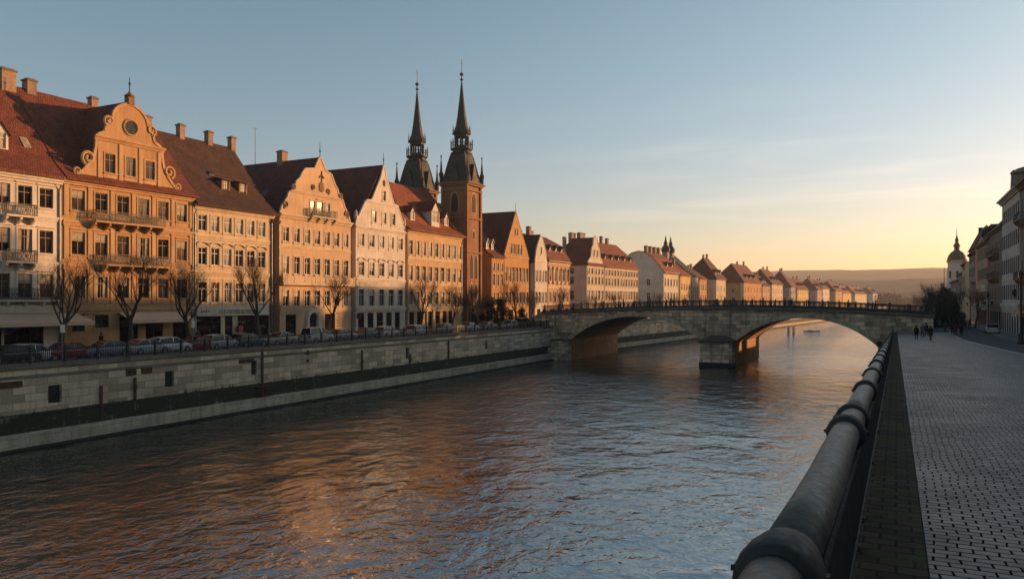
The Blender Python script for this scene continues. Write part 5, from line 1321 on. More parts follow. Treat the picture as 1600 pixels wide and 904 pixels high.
# ================================================================== trees
BARK = plain('dark_bark', (.045, .034, .027), .9, 0, .35, 3)
TWIG = plain('winter_twigs', (.062, .042, .030), .9, 0, .3, 1, .2, 0)
def bare_tree(seed, H, spread=.5, trunk=.34, dense=1.0, levels=5, fork=.33):
    r = random.Random(seed); tr = MB(); tw = MB()
    def grow(p, d, ln, rad, lv):
        pts = [p]; q = Vector(p); dd = Vector(d)
        nseg = 4 if lv < 2 else 3
        for k in range(nseg):
            dd = (dd + Vector((r.uniform(-1, 1), r.uniform(-1, 1), r.uniform(-.35, .75))) * (.17 if lv < 2 else .24)).normalized()
            q = q + dd * ln / nseg; pts.append(q.copy())
        e = .62 if lv < levels - 1 else .35
        rads = [rad * (1 - (1 - e) * k / nseg) for k in range(nseg + 1)]
        (tr if lv == 0 else tw).tube(pts, rads, 8 if lv == 0 else (5 if lv < 3 else 3), cap=False)
        if lv >= levels: return
        nb = int(round((r.choice((4, 5)) if lv == 0 else r.choice((3, 4, 4))) * (dense * (1.2 if lv >= 3 else 1) if lv > 1 else 1)))
        for k in range(nb):
            t = 1.0 if k == 0 else r.uniform(.35 if lv else .8, 1.0)
            i = min(int(t * nseg), nseg - 1); f = t * nseg - i
            base = pts[i].lerp(pts[i + 1], f)
            az = r.uniform(0, 2 * math.pi) if lv else 2 * math.pi * (k + r.uniform(-.3, .3)) / nb
            side = Vector((math.cos(az), math.sin(az), 0))
            tilt = r.uniform(.3, .75) * spread * 2 * (.55 if k == 0 else 1)
            nd = (dd * math.cos(tilt) + side * math.sin(tilt) + Vector((0, 0, .12))).normalized()
            grow(base, nd, ln * r.uniform(.6, .82) * (1.15 if lv == 0 else 1), rads[i] * r.uniform(.45, .62) if k else rads[-1] * .82, lv + 1)
    grow(Vector((0, 0, 0)), Vector((0, 0, 1)), H * fork, trunk, 0)
    top = max(v[2] for v in tw.v); s = H / top
    for mb in (tr, tw): mb.v = [(a * s, b_ * s, c * s) for a, b_, c in mb.v]
    return tr.mesh('trunk', BARK, True), tw.mesh('branches', TWIG)
TREES = [bare_tree(11, 9.5, .52, .27, 1.25), bare_tree(5, 8.6, .5, .25, 1.25), bare_tree(23, 9.0, .56, .26, 1.3), bare_tree(31, 8.0, .48, .22, 1.35), bare_tree(47, 7.2, .7, .2, 1.6)]
GT = 'bare street trees on the far quay'
def tree(k, x, y, z, s, rz, label, group=GT, sz=1.0):
    t = empty('bare_tree', label, 'tree', (x, y, z), rz, group); t.scale = (s, s, s * sz)
    link_mesh('trunk', TREES[k][0], t); link_mesh('crown', TREES[k][1], t)
    return t
TL = [ # px, X, kind, scale, label
 (92, -66, 1, 1.05, 'bare tree with thick dark trunk in front of the long beige awning'),
 (206, -66, 0, 1.05, 'broad bare tree in front of the ochre house with two iron balconies'),
 (297, -66, 1, 1.0, 'bare forked tree at the joint between ochre house and brown-roofed house'),
 (406, -66, 3, 1.25, 'dense twiggy bare tree in front of the lettered shop band'),
 (519, -66, 2, .95, 'bare tree beside the arched white doorway of the peach house'),
 (655, -66, 3, 1.1, 'fine-twigged bare tree in front of the apricot house, nearer its left end'),
 (706, -66.5, 4, 1.1, 'fine-twigged bare tree between apricot house and church tower foot'),
 (748, -66.5, 4, 1.05, 'low tangled bare tree right of the church tower foot'),
 (806, -65.5, 1, 1.05, 'bare tree in front of the tall orange pointed gable'),
 (827, -66, 3, .85, 'small bare tree beside the stairs to the bridge'),
]
for i, (px, X, k, s, lb) in enumerate(TL): tree(k, X, yof(px, X), 6.4, s * 1.12, i * 1.7, lb)
for i, (px, off, k, s, lb) in enumerate(((878, 6, 3, 1.1, 'bare tree behind the left end of the bridge, before the carved house'), (925, 5, 4, 1.0, 'bare tree behind the bridge before the stepped gable corner house'), (962, 5, 2, .9, 'bare tree behind the bridge before the long orange-roofed house'), (1030, 5, 1, 1.0, 'bare tree behind the bridge before the rounded grey flank'), (1050, 5, 3, .95, 'sunlit bare tree beside the house with four chimneys'), (1110, 5, 4, .8, 'small bare tree behind the bridge right of the chapel'))):
    Y = yof_bend(px, -72 + off); tree(k, xl(Y, -72 + off), Y, 6.4, s, i * 2.1 + .5, lb)
# dense winter bushes: a stem and a cloud of small leaf faces
LEAF = plain('dull_brown_leaves', (.050, .036, .022), .9, 0, .45, .7, .2, 0)
LEAFG = plain('dark_evergreen_leaves', (.028, .030, .018), .9, 0, .5, .7, .2, 0)
def bush_mesh(seed, rx, rz_, n, size=.22):
    r = random.Random(seed); m = MB()
    lobes = []
    for _ in range(26):
        z = r.uniform(.12, 1.0); w_ = rx * (1.05 - .75 * z) * r.uniform(.2, 1.1); a = r.uniform(0, 6.28)
        lobes.append((w_ * math.cos(a), w_ * math.sin(a), z * rz_ * 1.55 + .3, rx * r.uniform(.16, .42)))
    for _ in range(n):
        l = r.choice(lobes); v = Vector((r.gauss(0, 1), r.gauss(0, 1), r.gauss(0, 1))).normalized() * l[3] * r.uniform(.5, 1.12)
        p = Vector((l[0], l[1], l[2])) + Vector((v.x, v.y, v.z * 1.25))
        a = Vector((r.uniform(-1, 1), r.uniform(-1, 1), r.uniform(-1, 1))).normalized(); c = a.orthogonal().normalized()
        s = size * r.uniform(.5, 1.2)
        m.poly(p - a * s, p + c * s * .5, p + a * s, p - c * s * .5)
    return m
bm_ = [bush_mesh(k, 2.4, 3.4, 2600).mesh('foliage', LEAF) for k in (1, 2)] + [bush_mesh(9, 3.0, 4.2, 3200, .28).mesh('foliage', LEAFG)]
sm = MB(); sm.tube([(0, 0, 0), (.1, 0, 1.2), (-.1, .1, 2.6)], [.2, .15, .08], 7); stem_me = sm.mesh('stem', BARK)
def bush(k, x, y, z, s, lb, group, rz=0):
    t = empty('dense_shrub', lb, 'shrub', (x, y, z), rz, group); t.scale = (s, s, s)
    link_mesh('stem', stem_me, t); link_mesh('crown', bm_[k], t)
for px, k, s, lb in ((764, 0, .95, 'dark brown bush at the foot of the small low orange house'), (783, 1, .9, 'dark brown bush in front of the orange gable, left of its bare tree'), (815, 0, .6, 'low brown bush under the bare tree by the bridge stairs')):
    bush(k, -69, yof(px, -69), 6.4, s, lb, 'dark bushes beside the church', px)
GS = 'dark trees at the right bridge end'
for x, y, s, lb in ((7.6, 156, .8, 'dark dense tree right behind the bridge end post'), (9.4, 164, .85, 'dark dense tree second behind the bridge end'), (10.6, 218, 1.15, 'tall dark dense tree farther along the shaded street'), (8.6, 228, 1.0, 'dark dense tree nearest the misty gap beyond the bridge'), (12.0, 240, 1.25, 'dark dense tree below the domed tower')):
    bush(2, x, y, 6.3, s, lb, GS, y)
for x, y, k, s, lb in ((6.4, 176, 4, 1.25, 'thin bare tree against the pale haze beyond the bridge end'), (8.0, 212, 2, 1.15, 'bare tree among the dark trees of the shaded street'), (8.4, 151, 3, .95, 'twiggy bare tree right behind the bridge end wall'), (10.2, 170, 0, 1.0, 'tall bare tree rising before the domed tower'), (12.6, 160, 3, 1.0, 'bare tree before the rose-brown street house')):
    tree(k, x, y, 6.3, s, y, lb, GS)
# misty woods where the row of houses ends
m = MB(); r = random.Random(77)
for k in range(70):
    px = 1352 + 110 * k / 70 + r.uniform(-3, 3); d = r.uniform(760, 900); X, Y = px_at(px, d); h = r.uniform(6, 11) * (1.25 if px < 1400 else .8); rr = h * r.uniform(.45, .7)
    for q in range(90):
        v = Vector((r.gauss(0, 1), r.gauss(0, 1), r.gauss(0, 1))).normalized() * r.uniform(.6, 1.1); p = Vector((X + v.x * rr, Y + v.y * rr, 6.3 + h * .55 + v.z * h * .5))
        a = Vector((r.uniform(-1, 1), r.uniform(-1, 1), r.uniform(-1, 1))).normalized(); c = a.orthogonal().normalized(); s = 1.3 * r.uniform(.6, 1.2)
        m.poly(p - a * s, p + c * s * .6, p + a * s, p - c * s * .6)
o = m.build('far_woods', LEAF); tag(o, 'misty far-off wood where the row of houses ends', 'woods', None, 'stuff')
# hills
from mathutils import noise as mn
m = MB(); nx, ny = 120, 44; x0, x1, y0, y1 = -2200, 1900, 1000, 3000
def hz(x, y):
    px = 1400 + 1341.6 * x / max(1, (-x * SN + y * CS))
    n = mn.fractal(Vector((x * .0016, y * .0016, 3.1)), 1.0, 2.0, 4)
    z = 6.2
    z += 16 * math.exp(-((y - 1180 + .15 * x) / 120) ** 2) * (1 + .6 * n)
    z += 42 * math.exp(-((y - 1620 + .22 * x) / 210) ** 2) * (1 + .35 * n)
    z += 98 * math.exp(-((y - 2480 + .12 * x) / 420) ** 2) * (1 + .07 * n)
    z += mn.noise(Vector((x * .03, y * .03, 0))) * 1.6 * min(1, max(0, (z - 8) / 10))
    return z
vs = [(x0 + (x1 - x0) * i / nx, y0 + (y1 - y0) * j / ny, 0) for j in range(ny + 1) for i in range(nx + 1)]
vs = [(a, b_, hz(a, b_)) for a, b_, c in vs]
m.add(vs, [(j * (nx + 1) + i, j * (nx + 1) + i + 1, (j + 1) * (nx + 1) + i + 1, (j + 1) * (nx + 1) + i) for j in range(ny) for i in range(nx)])
HILLM = plain('wooded_hillside', (.060, .055, .030), .95, 0, .5, .012, .2, 0)
o = m.build('hills', HILLM, None, True); tag(o, None, None, None, 'structure')

# ================================================================== cars
TYRE = plain('tyre_rubber', (.015, .015, .015), .9, 0, .2)
RIM = plain('wheel_rim_alloy', (.30, .30, .30), .35, .8, .1)
CGL = glass('car_glass', (.012, .013, .015), .06, 1.35, (.6, 1.3), .35)
LAMPW = plain('headlight_lens', (.55, .55, .52), .15, 0, .05)
LAMPR = plain('tail_light_lens', (.22, .012, .01), .2, 0, .05)
def paint(name, c): return plain(name, c, .32, .15, .06, 2, .5, 0, .6)
PAINTS = {'white': paint('white_car_paint', (.60, .60, .60)), 'silver': paint('silver_car_paint', (.33, .34, .35)), 'grey-blue': paint('grey_blue_car_paint', (.12, .16, .20)), 'dark': paint('black_car_paint', (.015, .016, .018)), 'teal': paint('teal_car_paint', (.03, .09, .11)), 'red': paint('dark_red_car_paint', (.16, .02, .015)), 'brown': paint('brown_car_paint', (.10, .055, .03))}
def car_proto(kind):
    root = empty('parked_car', 'prototype', 'car', (0, 0, 0))
    Lh = {'sedan': 2.25, 'hatch': 2.0, 'van': 2.2}[kind]; wd = .88
    # x along the car (front +x), stations: (x, z top of body, half width)
    if kind == 'sedan': st_ = [(-Lh, .62, .7), (-Lh + .08, .86, .8), (-1.55, .95, .86), (-.6, .96, .88), (.7, .94, .88), (1.5, .86, .86), (Lh - .15, .72, .8), (Lh, .55, .68)]; cab = [(-1.7, .93), (-1.0, 1.38), (-.4, 1.45), (.25, 1.42), (1.05, .93)]
    elif kind == 'hatch': st_ = [(-Lh, .6, .72), (-Lh + .06, .92, .82), (-1.3, .99, .87), (0, .98, .88), (.8, .95, .88), (1.4, .88, .85), (Lh - .15, .72, .78), (Lh, .55, .66)]; cab = [(-1.95, .95), (-1.6, 1.42), (-.7, 1.52), (.2, 1.48), (1.05, .94)]
    else: st_ = [(-Lh, .6, .78), (-Lh + .05, 1.0, .86), (-1.3, 1.08, .9), (0, 1.08, .9), (.9, 1.04, .9), (1.6, .92, .86), (Lh - .12, .75, .8), (Lh, .55, .7)]; cab = [(-2.15, 1.0), (-2.0, 1.72), (-1.0, 1.82), (.35, 1.76), (1.35, 1.02)]
    m = MB(); vs = []
    for x, z, w in st_: vs += [(x, -w * .92, .24), (x, -w, .42), (x, -w, z * .82), (x, -w * .9, z), (x, w * .9, z), (x, w, z * .82), (x, w, .42), (x, w * .92, .24)]
    n = 8; fs = [(i * n + k, i * n + (k + 1) % n, (i + 1) * n + (k + 1) % n, (i + 1) * n + k) for i in range(len(st_) - 1) for k in range(n)]
    fs = [f[::-1] for f in fs] + [tuple(range(n))[::1], tuple(reversed(range((len(st_) - 1) * n, len(st_) * n)))]
    m.add(vs, fs)
    # roof over the cabin
    rv = []
    for x, z in cab: w = .84 - (z - .93) * .28; rv += [(x, -w, z), (x, w, z)]
    k0 = cab[1:-1]
    for (a, za), (c, zc_) in zip(k0[:-1], k0[1:]):
        wa, wc = .84 - (za - .93) * .28, .84 - (zc_ - .93) * .28
        m.poly((a, -wa, za + .03), (c, -wc, zc_ + .03), (c, wc, zc_ + .03), (a, wa, za + .03)); m.poly((a, -wa, za - .05), (c, -wc, zc_ - .05), (c, -wc, zc_ + .03), (a, -wa, za + .03)); m.poly((c, wc, zc_ - .05), (a, wa, za - .05), (a, wa, za + .03), (c, wc, zc_ + .03))
    for s in (-1, 1):       # pillars
        for (a, za), (c, zc_) in ((cab[0], cab[1]), (cab[-1], cab[-2])): m.tube([(a, s * (.84 - (za - .93) * .28), za), (c, s * (.84 - (zc_ - .93) * .28), zc_)], .045, 4)
        m.tube([(-.25, s * .845, .93), (-.25, s * .70, cab[2][1] - .05)], .04, 4)
        m.box(.85, 1.0, s * .9, s * 1.02, .95, 1.07)
    m.build('body', PAINTS['white'], root, False)
    g = MB(); w2 = lambda z: .82 - (z - .93) * .28
    for s in (-1, 1):
        q = [(x, s * w2(z), z) for x, z in cab]; g.poly(q if s < 0 else q[::-1])
    for (a, za), (c, zc_) in ((cab[0], cab[1]), (cab[-2], cab[-1])): g.poly((a, -w2(za), za), (c, -w2(zc_), zc_), (c, w2(zc_), zc_), (a, w2(za), za))
    g.build('window_glass', CGL, root)
    wm_ = MB(); P = [(.3, -.1), (.32, -.07), (.32, .07), (.3, .1)]; n = 14
    for r_, y in P: wm_.v += [(r_ * math.cos(2 * math.pi * k / n), y, r_ * math.sin(2 * math.pi * k / n)) for k in range(n)]
    wm_.f = [[i * n + k, i * n + (k + 1) % n, (i + 1) * n + (k + 1) % n, (i + 1) * n + k] for i in range(3) for k in range(n)] + [list(reversed(range(n))), list(range(3 * n, 4 * n))]; wm_.m = [0] * len(wm_.f)
    rm_ = MB()
    for s in (-1, 1): rm_.poly([(.2 * math.cos(2 * math.pi * k / 12), s * .108, .2 * math.sin(2 * math.pi * k / 12)) for k in range(12)])
    wme, rme = wm_.mesh('wheel', TYRE), rm_.mesh('rim', RIM)
    for x in (-1.3, 1.32):
        for s in (-1, 1):
            o = link_mesh('wheel', wme, root, (x, s * .8, .32)); link_mesh('rim', rme, o)
    for s in (-1, 1):
        h = MB(); h.box(Lh - .16, Lh + .0, s * .42, s * .72, .58, .71); h.build('headlight', LAMPW, root)
        h = MB(); h.box(-Lh - .01, -Lh + .1, s * .5, s * .76, .66, .84); h.build('tail_light', LAMPR, root)
    return root
PC = {k: car_proto(k) for k in ('sedan', 'hatch', 'van')}
PK = {k: kids_map(PC[k]) for k in PC}
used = set(); GC = 'cars parked along the far quay'
def car(kind, colr, x, y, z, rz, label, group=GC):
    o = PC[kind]
    if kind not in used:
        used.add(kind); o.location = (x, y, z); o.rotation_euler = (0, 0, rz); o['label'] = label; o['group'] = group; r = o
    else: r = copy_tree(PK[kind], o, label, (x, y, z), rz, None, group)
    for ch in scene.objects:
        if ch.parent == r and ch.name.startswith('body'):
            ch.material_slots[0].link = 'OBJECT'; ch.material_slots[0].material = PAINTS[colr]
    return r
for i, (px, kind, colr, lb) in enumerate((
    (14, 'sedan', 'dark', 'dark car at the very edge of the frame under the beige awning'),
    (52, 'hatch', 'silver', 'silver small car left of the tree by the beige awning'),
    (112, 'sedan', 'red', 'dark red low car just right of the tree by the beige awning'),
    (164, 'sedan', 'grey-blue', 'grey-blue saloon below the left part of the ochre house'),
    (228, 'sedan', 'silver', 'low silver car left of the white hatchback by the ochre house'),
    (266, 'hatch', 'white', 'white hatchback at the right end of the ochre house'),
    (308, 'sedan', 'red', 'red car before the left shop window of the brown-roofed house'),
    (345, 'hatch', 'silver', 'pale silver car before the lettered shop'),
    (388, 'hatch', 'teal', 'dark teal car beside the twiggy tree at the lettered shop'),
    (436, 'sedan', 'silver', 'silver saloon at the left corner of the peach house'),
    (497, 'van', 'white', 'white people carrier before the arched white doorway'),
    (536, 'sedan', 'silver', 'silver car at the right corner of the peach house'),
    (572, 'sedan', 'grey-blue', 'grey-blue car before the left shop windows of the rose-white gable'),
    (604, 'hatch', 'white', 'white car before the rose-white gabled house'),
    (651, 'hatch', 'white', 'white car under the tree by the apricot house'),
    (692, 'hatch', 'silver', 'silver car near the right end of the apricot house'),
    (735, 'sedan', 'white', 'white saloon at the foot of the church tower'),
    (762, 'sedan', 'silver', 'silver car between church tower and brown bushes'),
    (795, 'hatch', 'white', 'white car in front of the orange pointed gable'),
    (818, 'van', 'red', 'dark red van near the bridge stairs'))):
    car(kind, colr, -63.2 + .12 * math.sin(i * 5), yof(px, -63.2), 6.3, R(90) * (1 if i % 3 else -1) + .02 * math.sin(i), lb)
for i, (d, X, kind, colr, lb) in enumerate(((1008, -61.8, 'hatch', 'white', 'white car seen through the left bridge arch, leftmost there'), (1022, -62.0, 'sedan', 'silver', 'silver car seen through the left arch, between two pale ones'), (1034, -61.8, 'hatch', 'white', 'white car seen through the left arch, right of the silver one'), (1046, -61.8, 'sedan', 'grey-blue', 'bluish car seen through the left arch, rightmost there'))):
    Y = yof_bend(d, X); car(kind, colr, xl(Y, X), Y, 6.3, R(85), lb, 'cars beyond the bridge')
car('hatch', 'silver', 13.0, 137, ground_z(137), R(90), 'pale car parked before the right-hand street houses', 'cars in the right street')

# ================================================================== people
SKIN = plain('skin', (.33, .18, .12), .6, 0, .05); HAIRM = plain('dark_hair', (.03, .02, .015), .8); SHOE = plain('dark_shoes', (.015, .014, .013), .6)
CLOTH = {'black': (.014, .014, .016), 'navy': (.02, .025, .04), 'maroon': (.09, .018, .018), 'grey': (.09, .088, .085), 'brown': (.07, .045, .03), 'olive': (.04, .04, .025)}
CM = {k: plain(k + '_cloth', v, .9, 0, .15, 8, .2) for k, v in CLOTH.items()}
def person_mesh(step, arm):
    """one continuous skinned figure 1.75 m tall, walking along +x"""
    J = {'pel': (0, 0, .95, .13), 'wst': (.01, 0, 1.1, .125), 'chs': (.02, 0, 1.32, .15), 'nkb': (.02, 0, 1.47, .07), 'nk': (.03, 0, 1.53, .055), 'hd': (.045, 0, 1.61, .095), 'ht': (.045, 0, 1.69, .075)}
    for s, sd in ((1, 'l'), (-1, 'r')):
        k = step * s
        J['hip' + sd] = (0, .09 * s, .9, .1); J['kn' + sd] = (.5 * k + .03, .1 * s, .5, .065); J['an' + sd] = (.85 * k - (.05 if k < 0 else 0), .1 * s, .1 + (.06 if k < 0 else 0), .045); J['to' + sd] = (.85 * k + .15, .11 * s, .05, .04)
        J['sh' + sd] = (.02, .19 * s, 1.42, .068); J['el' + sd] = (-arm * s * .4 - .02, .25 * s, 1.15, .05); J['ha' + sd] = (-arm * s + .06, .26 * s, .93, .036); J['fi' + sd] = (-arm * s * 1.1 + .08, .255 * s, .83, .024)
    E = [('pel', 'wst'), ('wst', 'chs'), ('chs', 'nkb'), ('nkb', 'nk'), ('nk', 'hd'), ('hd', 'ht')]
    for sd in 'lr': E += [('pel', 'hip' + sd), ('hip' + sd, 'kn' + sd), ('kn' + sd, 'an' + sd), ('an' + sd, 'to' + sd), ('chs', 'sh' + sd), ('sh' + sd, 'el' + sd), ('el' + sd, 'ha' + sd), ('ha' + sd, 'fi' + sd)]
    names = list(J); me = bpy.data.meshes.new('person_skeleton')
    me.from_pydata([J[k][:3] for k in names], [(names.index(a), names.index(c)) for a, c in E], [])
    ob = bpy.data.objects.new('person_skeleton', me); COL.objects.link(ob)
    md = ob.modifiers.new('Skin', 'SKIN')
    if not me.skin_vertices: me.skin_vertices.new()
    for i, k in enumerate(names):
        v = me.skin_vertices[0].data[i]; v.radius = (J[k][3], J[k][3] * (1.25 if k in ('chs', 'pel', 'wst') else 1)); v.use_root = (k == 'pel')
    ob.modifiers.new('Subdivision', 'SUBSURF').levels = 1
    bpy.context.view_layer.update()
    out = bpy.data.meshes.new_from_object(ob.evaluated_get(bpy.context.evaluated_depsgraph_get()))
    bpy.data.objects.remove(ob); out.name = 'person_body'
    out.materials.clear()
    for mm in (CM['black'], CM['navy'], SKIN, SHOE): out.materials.append(mm)
    for p in out.polygons:
        c = p.center; p.use_smooth = True
        p.material_index = 2 if (c.z > 1.5 or (c.z < .91 and abs(c.y) > .21)) else (3 if c.z < .1 else (1 if c.z < .82 else 0))
    return out
PM = [person_mesh(.28, .2), person_mesh(-.2, .14), person_mesh(.08, .05)]
hm = MB(); hm.lathe([(.03, 1.79), (.085, 1.765), (.112, 1.70), (.115, 1.63), (.09, 1.57)], .03, 0, 10); HM = hm.mesh('hair', HAIRM, True)
cm = MB(); cm.lathe([(.21, .62), (.215, .8), (.19, 1.05), (.205, 1.3), (.19, 1.42), (.08, 1.5)], .01, 0, 12, sx=.85, sy=1.12); COATM = cm.mesh('coat', CM['black'], True)
def person(k, x, y, z, rz, coat, trousers, label, group, long_coat=True, s=1.0):
    o = link_mesh('person', PM[k], None, (x, y, z), rz); o.scale = (s, s, s); tag(o, label, 'person', group)
    for i, mm in ((0, CM[coat]), (1, CM[trousers])): o.material_slots[i].link = 'OBJECT'; o.material_slots[i].material = mm
    link_mesh('hair', HM, o)
    if long_coat:
        c = link_mesh('coat', COATM, o); c.material_slots[0].link = 'OBJECT'; c.material_slots[0].material = CM[coat]
def solve(px, py):
    lo, hi = 15, 600
    for _ in range(50):
        d = (lo + hi) / 2; X = (px - 1400) * d / 1341.6; Y = (d + X * SN) / CS
        if 470 + 1200 * (CAMZ - ground_z(Y)) / d > py: lo = d
        else: hi = d
    return X, Y, ground_z(Y)
GP = 'pedestrians on the promenade'
for i, (px, py, co, tr_, lc, lb) in enumerate((
    (1432, 531, 'black', 'navy', True, 'person in black coat walking next to the railing end, nearest the river'),
    (1454, 532, 'black', 'black', True, 'person in long black coat walking away in the middle of the paving, nearest of all'),
    (1441, 527, 'grey', 'black', False, 'person in grey jacket between the two near black coats'),
    (1447, 524, 'navy', 'black', True, 'person in navy coat close behind the near black coats'),
    (1488, 524, 'black', 'navy', False, 'person in dark jacket at the left of the group by the kerb'),
    (1493, 525, 'maroon', 'black', True, 'person in maroon coat in the group by the kerb'),
    (1502, 525, 'black', 'black', True, 'person in black coat at the right of the group by the kerb'),
    (1477, 519, 'brown', 'black', True, 'person in brown coat walking alone in mid street'),
    (1463, 516, 'navy', 'navy', False, 'person in navy jacket farther off past the bridge wall'),
    (1468, 514, 'grey', 'black', True, 'person in grey coat farther off past the bridge wall'),
    (1472, 513, 'black', 'black', True, 'person in black coat at the far end of the paving'),
    (1484, 513, 'olive', 'black', False, 'person in olive jacket far along the street'),
    (1491, 515, 'black', 'grey', True, 'person in black coat and grey trousers before the shaded houses'),
    (1498, 514, 'maroon', 'black', False, 'person in maroon jacket far along the street'),
    (1507, 514, 'navy', 'black', True, 'person in navy coat by the house walls'),
    (1466, 509, 'black', 'black', True, 'small dark figure far off, left edge of the distant crowd'), (1474, 508, 'navy', 'black', True, 'small navy-coated figure in the distant crowd under the dark trees'), (1481, 509, 'brown', 'black', True, 'small brown-coated figure in the distant crowd'), (1487, 508, 'black', 'navy', True, 'small black-coated figure at the back of the distant crowd'), (1495, 509, 'grey', 'black', True, 'small grey-coated figure by the far shopfronts'), (1503, 510, 'black', 'black', False, 'small dark-jacketed figure by the far shopfronts'),
    (1515, 515, 'brown', 'black', True, 'person in brown coat by the shaded shopfronts'))):
    X, Y, z = solve(px, py); person(i % 3, X, Y, z, R(90 if i % 2 else -90) + .3 * math.sin(i), co, tr_, lb, GP, lc, 1.0 + .03 * math.sin(i * 3))
GB = 'pedestrians crossing the bridge'
r = random.Random(4)
xsb = [-58, -54.5, -51, -49.8, -46, -42.5, -40.9, -37, -34, -31.5, -30.6, -27, -24, -20.5, -17, -15.8, -11, -7, -3]
for i, x in enumerate(xsb):
    person(i % 3, x, YB0 + r.uniform(1.0, 3), bz(x) - .05, 0 if i % 2 else math.pi, r.choice(('black', 'navy', 'brown', 'black')), 'black', 'dark-clothed pedestrian behind the bridge railing', GB)
GQ = 'people on the far pavement'
for px, co, lb in ((158, 'maroon', 'person in maroon coat before the ochre house wall'), (326, 'black', 'person in black coat before the shop window of the brown-roofed house'), (309, 'grey', 'person in grey coat at the left shop window'), (838, 'grey', 'person in pale grey coat at the foot of the bridge stairs'), (846, 'brown', 'person in brown coat beside the bridge stairs')):
    X = -70.3 if px < 800 else -63.8; person(px % 3, X, yof(px, X) if px < 800 else yof(px, X) - 1.5, 6.42, R(90), co, 'black', lb, GQ)

# ================================================================== street furniture
def street_lamp(x, y, z, H, label):
    t = empty('street_lamp', label, 'street lamp', (x, y, z))
    m = MB(); m.lathe([(.34, 0), (.36, .2), (.26, .35), (.2, .9), (.24, 1.0), (.12, 1.2), (.085, 1.6), (.07, H - 1.3), (.11, H - 1.25), (.06, H - 1.1)], 0, 0, 10); m.build('post', IRON, t)
    m = MB()
    for s in (-1, 1): m.tube([(0, 0, H * .62), (s * .3, 0, H * .60), (s * .55, 0, H * .64)], .035, 5); m.lathe([(.05, H * .64), (.16, H * .66), (.2, H * .72), (.05, H * .745)], s * .55, 0, 8)
    m.build('arm', IRON, t)
    m = MB(); m.lathe([(.12, H - 1.1), (.22, H - .45), (.2, H - .42)], 0, 0, 6); m.build('lantern_glass', G_MID, t)
    m = MB(); m.lathe([(.27, H - .42), (.14, H - .2), (.05, H - .1), (.03, H + .1)], 0, 0, 6); m.build('lantern_cap', IRON, t)
street_lamp(11.6, 95, ground_z(95) - .03, 7.7, 'tall black lantern post at the frame edge before the pale house')
X, Y = px_at(1544, 135); street_lamp(X, Y, ground_z(Y), 6.6, 'black lantern post before the brown mansard house')
X, Y = px_at(1516, 165); street_lamp(X, Y, ground_z(Y), 6.2, 'black lantern post before the rose-brown shopfront')
X, Y = px_at(1499, 200); street_lamp(X, Y, ground_z(Y), 6.2, 'small far black lantern post before the slim grey house')
def sign_post(px, X, label, z=6.4, h=3.0):
    t = empty('sign_post', label, 'sign post', (X, yof(px, X), z)); m = MB(); m.tube([(0, 0, 0), (0, 0, h)], .045, 6); m.build('pole', ZINC, t); m = MB(); m.box(.05, .09, -.2, .2, h - .7, h - .05); m.build('plate', FRAME_W, t)
sign_post(301, -61.4, 'thin grey sign post beside the forked tree')
sign_post(97, -61.4, 'thin grey sign post right of the tree by the beige awning')
# boat and mooring posts beyond the bridge
X, Y = px_at(1268, 285)
bt = empty('moored_boat', 'small low white boat moored beyond the right arch', 'boat', (X, Y, 0), R(12)); bt.scale = (.9, .8, .42)
m = MB(); S = [(-3.2, .8, .75), (-1.5, .95, .72), (1.2, .9, .8), (2.6, .5, .95), (3.4, .04, 1.1)]; vs = []
for x, w, z in S: vs += [(x, -w, z), (x, -w * .7, -.2), (x, w * .7, -.2), (x, w, z)]
m.add(vs, [(i * 4 + k, (i + 1) * 4 + k, (i + 1) * 4 + k + 1, i * 4 + k + 1) for i in range(4) for k in range(3)] + [(0, 1, 2, 3)] + [((i + 1) * 4, i * 4, i * 4 + 3, (i + 1) * 4 + 3) for i in range(4)]); m.build('hull', PAINTS['white'], bt)
m = MB(); m.box(-1.6, .3, -.6, .6, .7, 1.15); m.box(-1.7, .5, -.7, .7, 1.15, 1.22); m.build('cabin', FRAME_W, bt)
for k, (px, lb) in enumerate(((1232, 'thick pale mooring post, left of the two beyond the bridge'), (1240, 'thick pale mooring post, right of the two beyond the bridge'))):
    X, Y = px_at(px, 262); m = MB(); m.tube([(0, 0, -1), (0, 0, 2.4)], .4, 8); m.lathe([(.44, 2.4), (.1, 2.7)], 0, 0, 8); o = m.build('mooring_post', TRIM_WHITE, loc=(X, Y, 0)); tag(o, lb, 'mooring post', 'mooring posts beyond the bridge')
# ================================================================== air, sky, sun, camera
HAZE_D = .0002
mb = MB(); mb.box(-3200, 2600, -140, 3200, -2.5, 135)
o = mb.build('haze', None); o.data.materials.clear()
hm_ = bpy.data.materials.new('evening_haze'); hm_.use_nodes = True; nt = hm_.node_tree
for n_ in list(nt.nodes):
    if n_.type == 'BSDF_PRINCIPLED': nt.nodes.remove(n_)
pv = nt.nodes.new('ShaderNodeVolumePrincipled'); pv.inputs['Color'].default_value = (.95, .90, .84, 1); pv.inputs['Density'].default_value = HAZE_D; pv.inputs['Anisotropy'].default_value = .35
nt.links.new(pv.outputs['Volume'], nt.nodes['Material Output'].inputs['Volume'])
o.data.materials.append(hm_); tag(o, None, None, None, 'stuff')
if not HAZE_D: bpy.data.objects.remove(o)

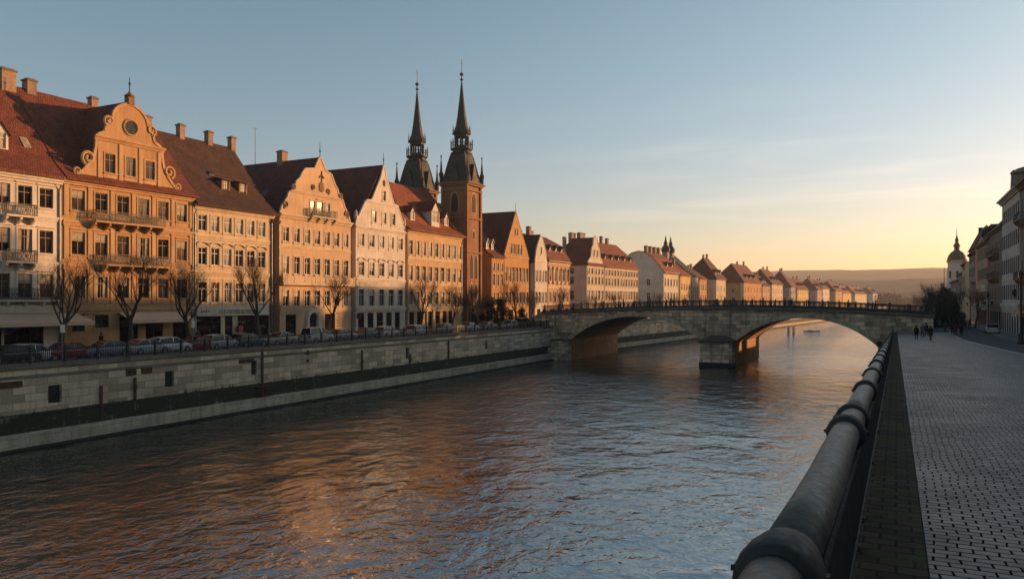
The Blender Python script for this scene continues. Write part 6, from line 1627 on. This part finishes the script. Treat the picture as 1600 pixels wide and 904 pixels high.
SUN_EL, SUN_AZ = 6.0, 40.0          # elevation; azimuth clockwise from +y
w = bpy.data.worlds.new('World'); scene.world = w; w.use_nodes = True; nt = w.node_tree
bg = nt.nodes['Background']; sky = nt.nodes.new('ShaderNodeTexSky'); sky.sky_type = 'NISHITA'; sky.sun_disc = False
sky.sun_elevation = R(SUN_EL); sky.sun_rotation = R(SUN_AZ); sky.altitude = 100; sky.air_density = 1.0; sky.dust_density = .8; sky.ozone_density = 1.9
gc = nt.nodes.new('ShaderNodeTexCoord').outputs['Generated']
cl = noise(nt, mapping(nt, gc, (2.2, 2.2, 26), (0, 0, .4)), 1.6, 5, .55, .4)
cm2 = noise(nt, mapping(nt, gc, (1.1, 1.1, 5)), 1.3, 2)
sx_ = nt.nodes.new('ShaderNodeSeparateXYZ'); nt.links.new(gc, sx_.inputs[0])
lowb = ramp(nt, sx_.outputs['Z'], [(.02, (0, 0, 0, 1)), (.10, (1, 1, 1, 1)), (.18, (1, 1, 1, 1)), (.30, (0, 0, 0, 1))])
cf = mix(nt, 1, mix(nt, 1, ramp(nt, cl, [(.5, (0, 0, 0, 1)), (.72, (1, 1, 1, 1))]), ramp(nt, cm2, [(.45, (0, 0, 0, 1)), (.6, (1, 1, 1, 1))]), 'MULTIPLY'), lowb, 'MULTIPLY')
air = mix(nt, 1, sky.outputs['Color'], ramp(nt, sx_.outputs['Z'], [(.0, (1.03, .80, .80, 1)), (.14, (1.01, .87, .88, 1)), (.32, (.97, .97, .88, 1)), (.6, (.90, .97, .88, 1))]), 'MULTIPLY')
lit = mix(nt, 1, air, (1.22, 1.12, 1.05, 1), 'MULTIPLY')
nt.links.new(mix(nt, cf, air, lit), bg.inputs['Color']); bg.inputs['Strength'].default_value = .15
sd = bpy.data.lights.new('Sun', 'SUN'); sd.energy = 4.7; sd.angle = R(.6); sd.color = (1, .51, .22)
so = bpy.data.objects.new('sun', sd); COL.objects.link(so)
v = Vector((math.sin(R(SUN_AZ)) * math.cos(R(SUN_EL)), math.cos(R(SUN_AZ)) * math.cos(R(SUN_EL)), math.sin(R(SUN_EL))))
so.rotation_euler = v.to_track_quat('Z', 'Y').to_euler(); so.location = (60, 60, 60)

cd = bpy.data.cameras.new('camera'); cam = bpy.data.objects.new('camera', cd); COL.objects.link(cam)
cd.sensor_width = 36; cd.lens = 36 * 1200 / 1600.0; cd.clip_end = 12000; cd.clip_start = .05
cd.shift_y = 18 / 1600.0
cam.location = (0, 0, CAMZ); cam.rotation_euler = (R(90), 0, math.atan2(SN, CS))
scene.camera = cam
vs_ = scene.view_settings; vs_.view_transform = 'Standard'; vs_.look = 'None'; vs_.exposure = .72; vs_.gamma = 1; vs_.use_curve_mapping = False
cy = scene.cycles; cy.max_bounces = 6; cy.diffuse_bounces = 3; cy.glossy_bounces = 3; cy.transmission_bounces = 2; cy.volume_bounces = 1; cy.caustics_reflective = False; cy.caustics_refractive = False
cy.use_denoising = True
try: cy.denoiser = 'OPENIMAGEDENOISE'
except Exception: pass
cy.sample_clamp_indirect = 6
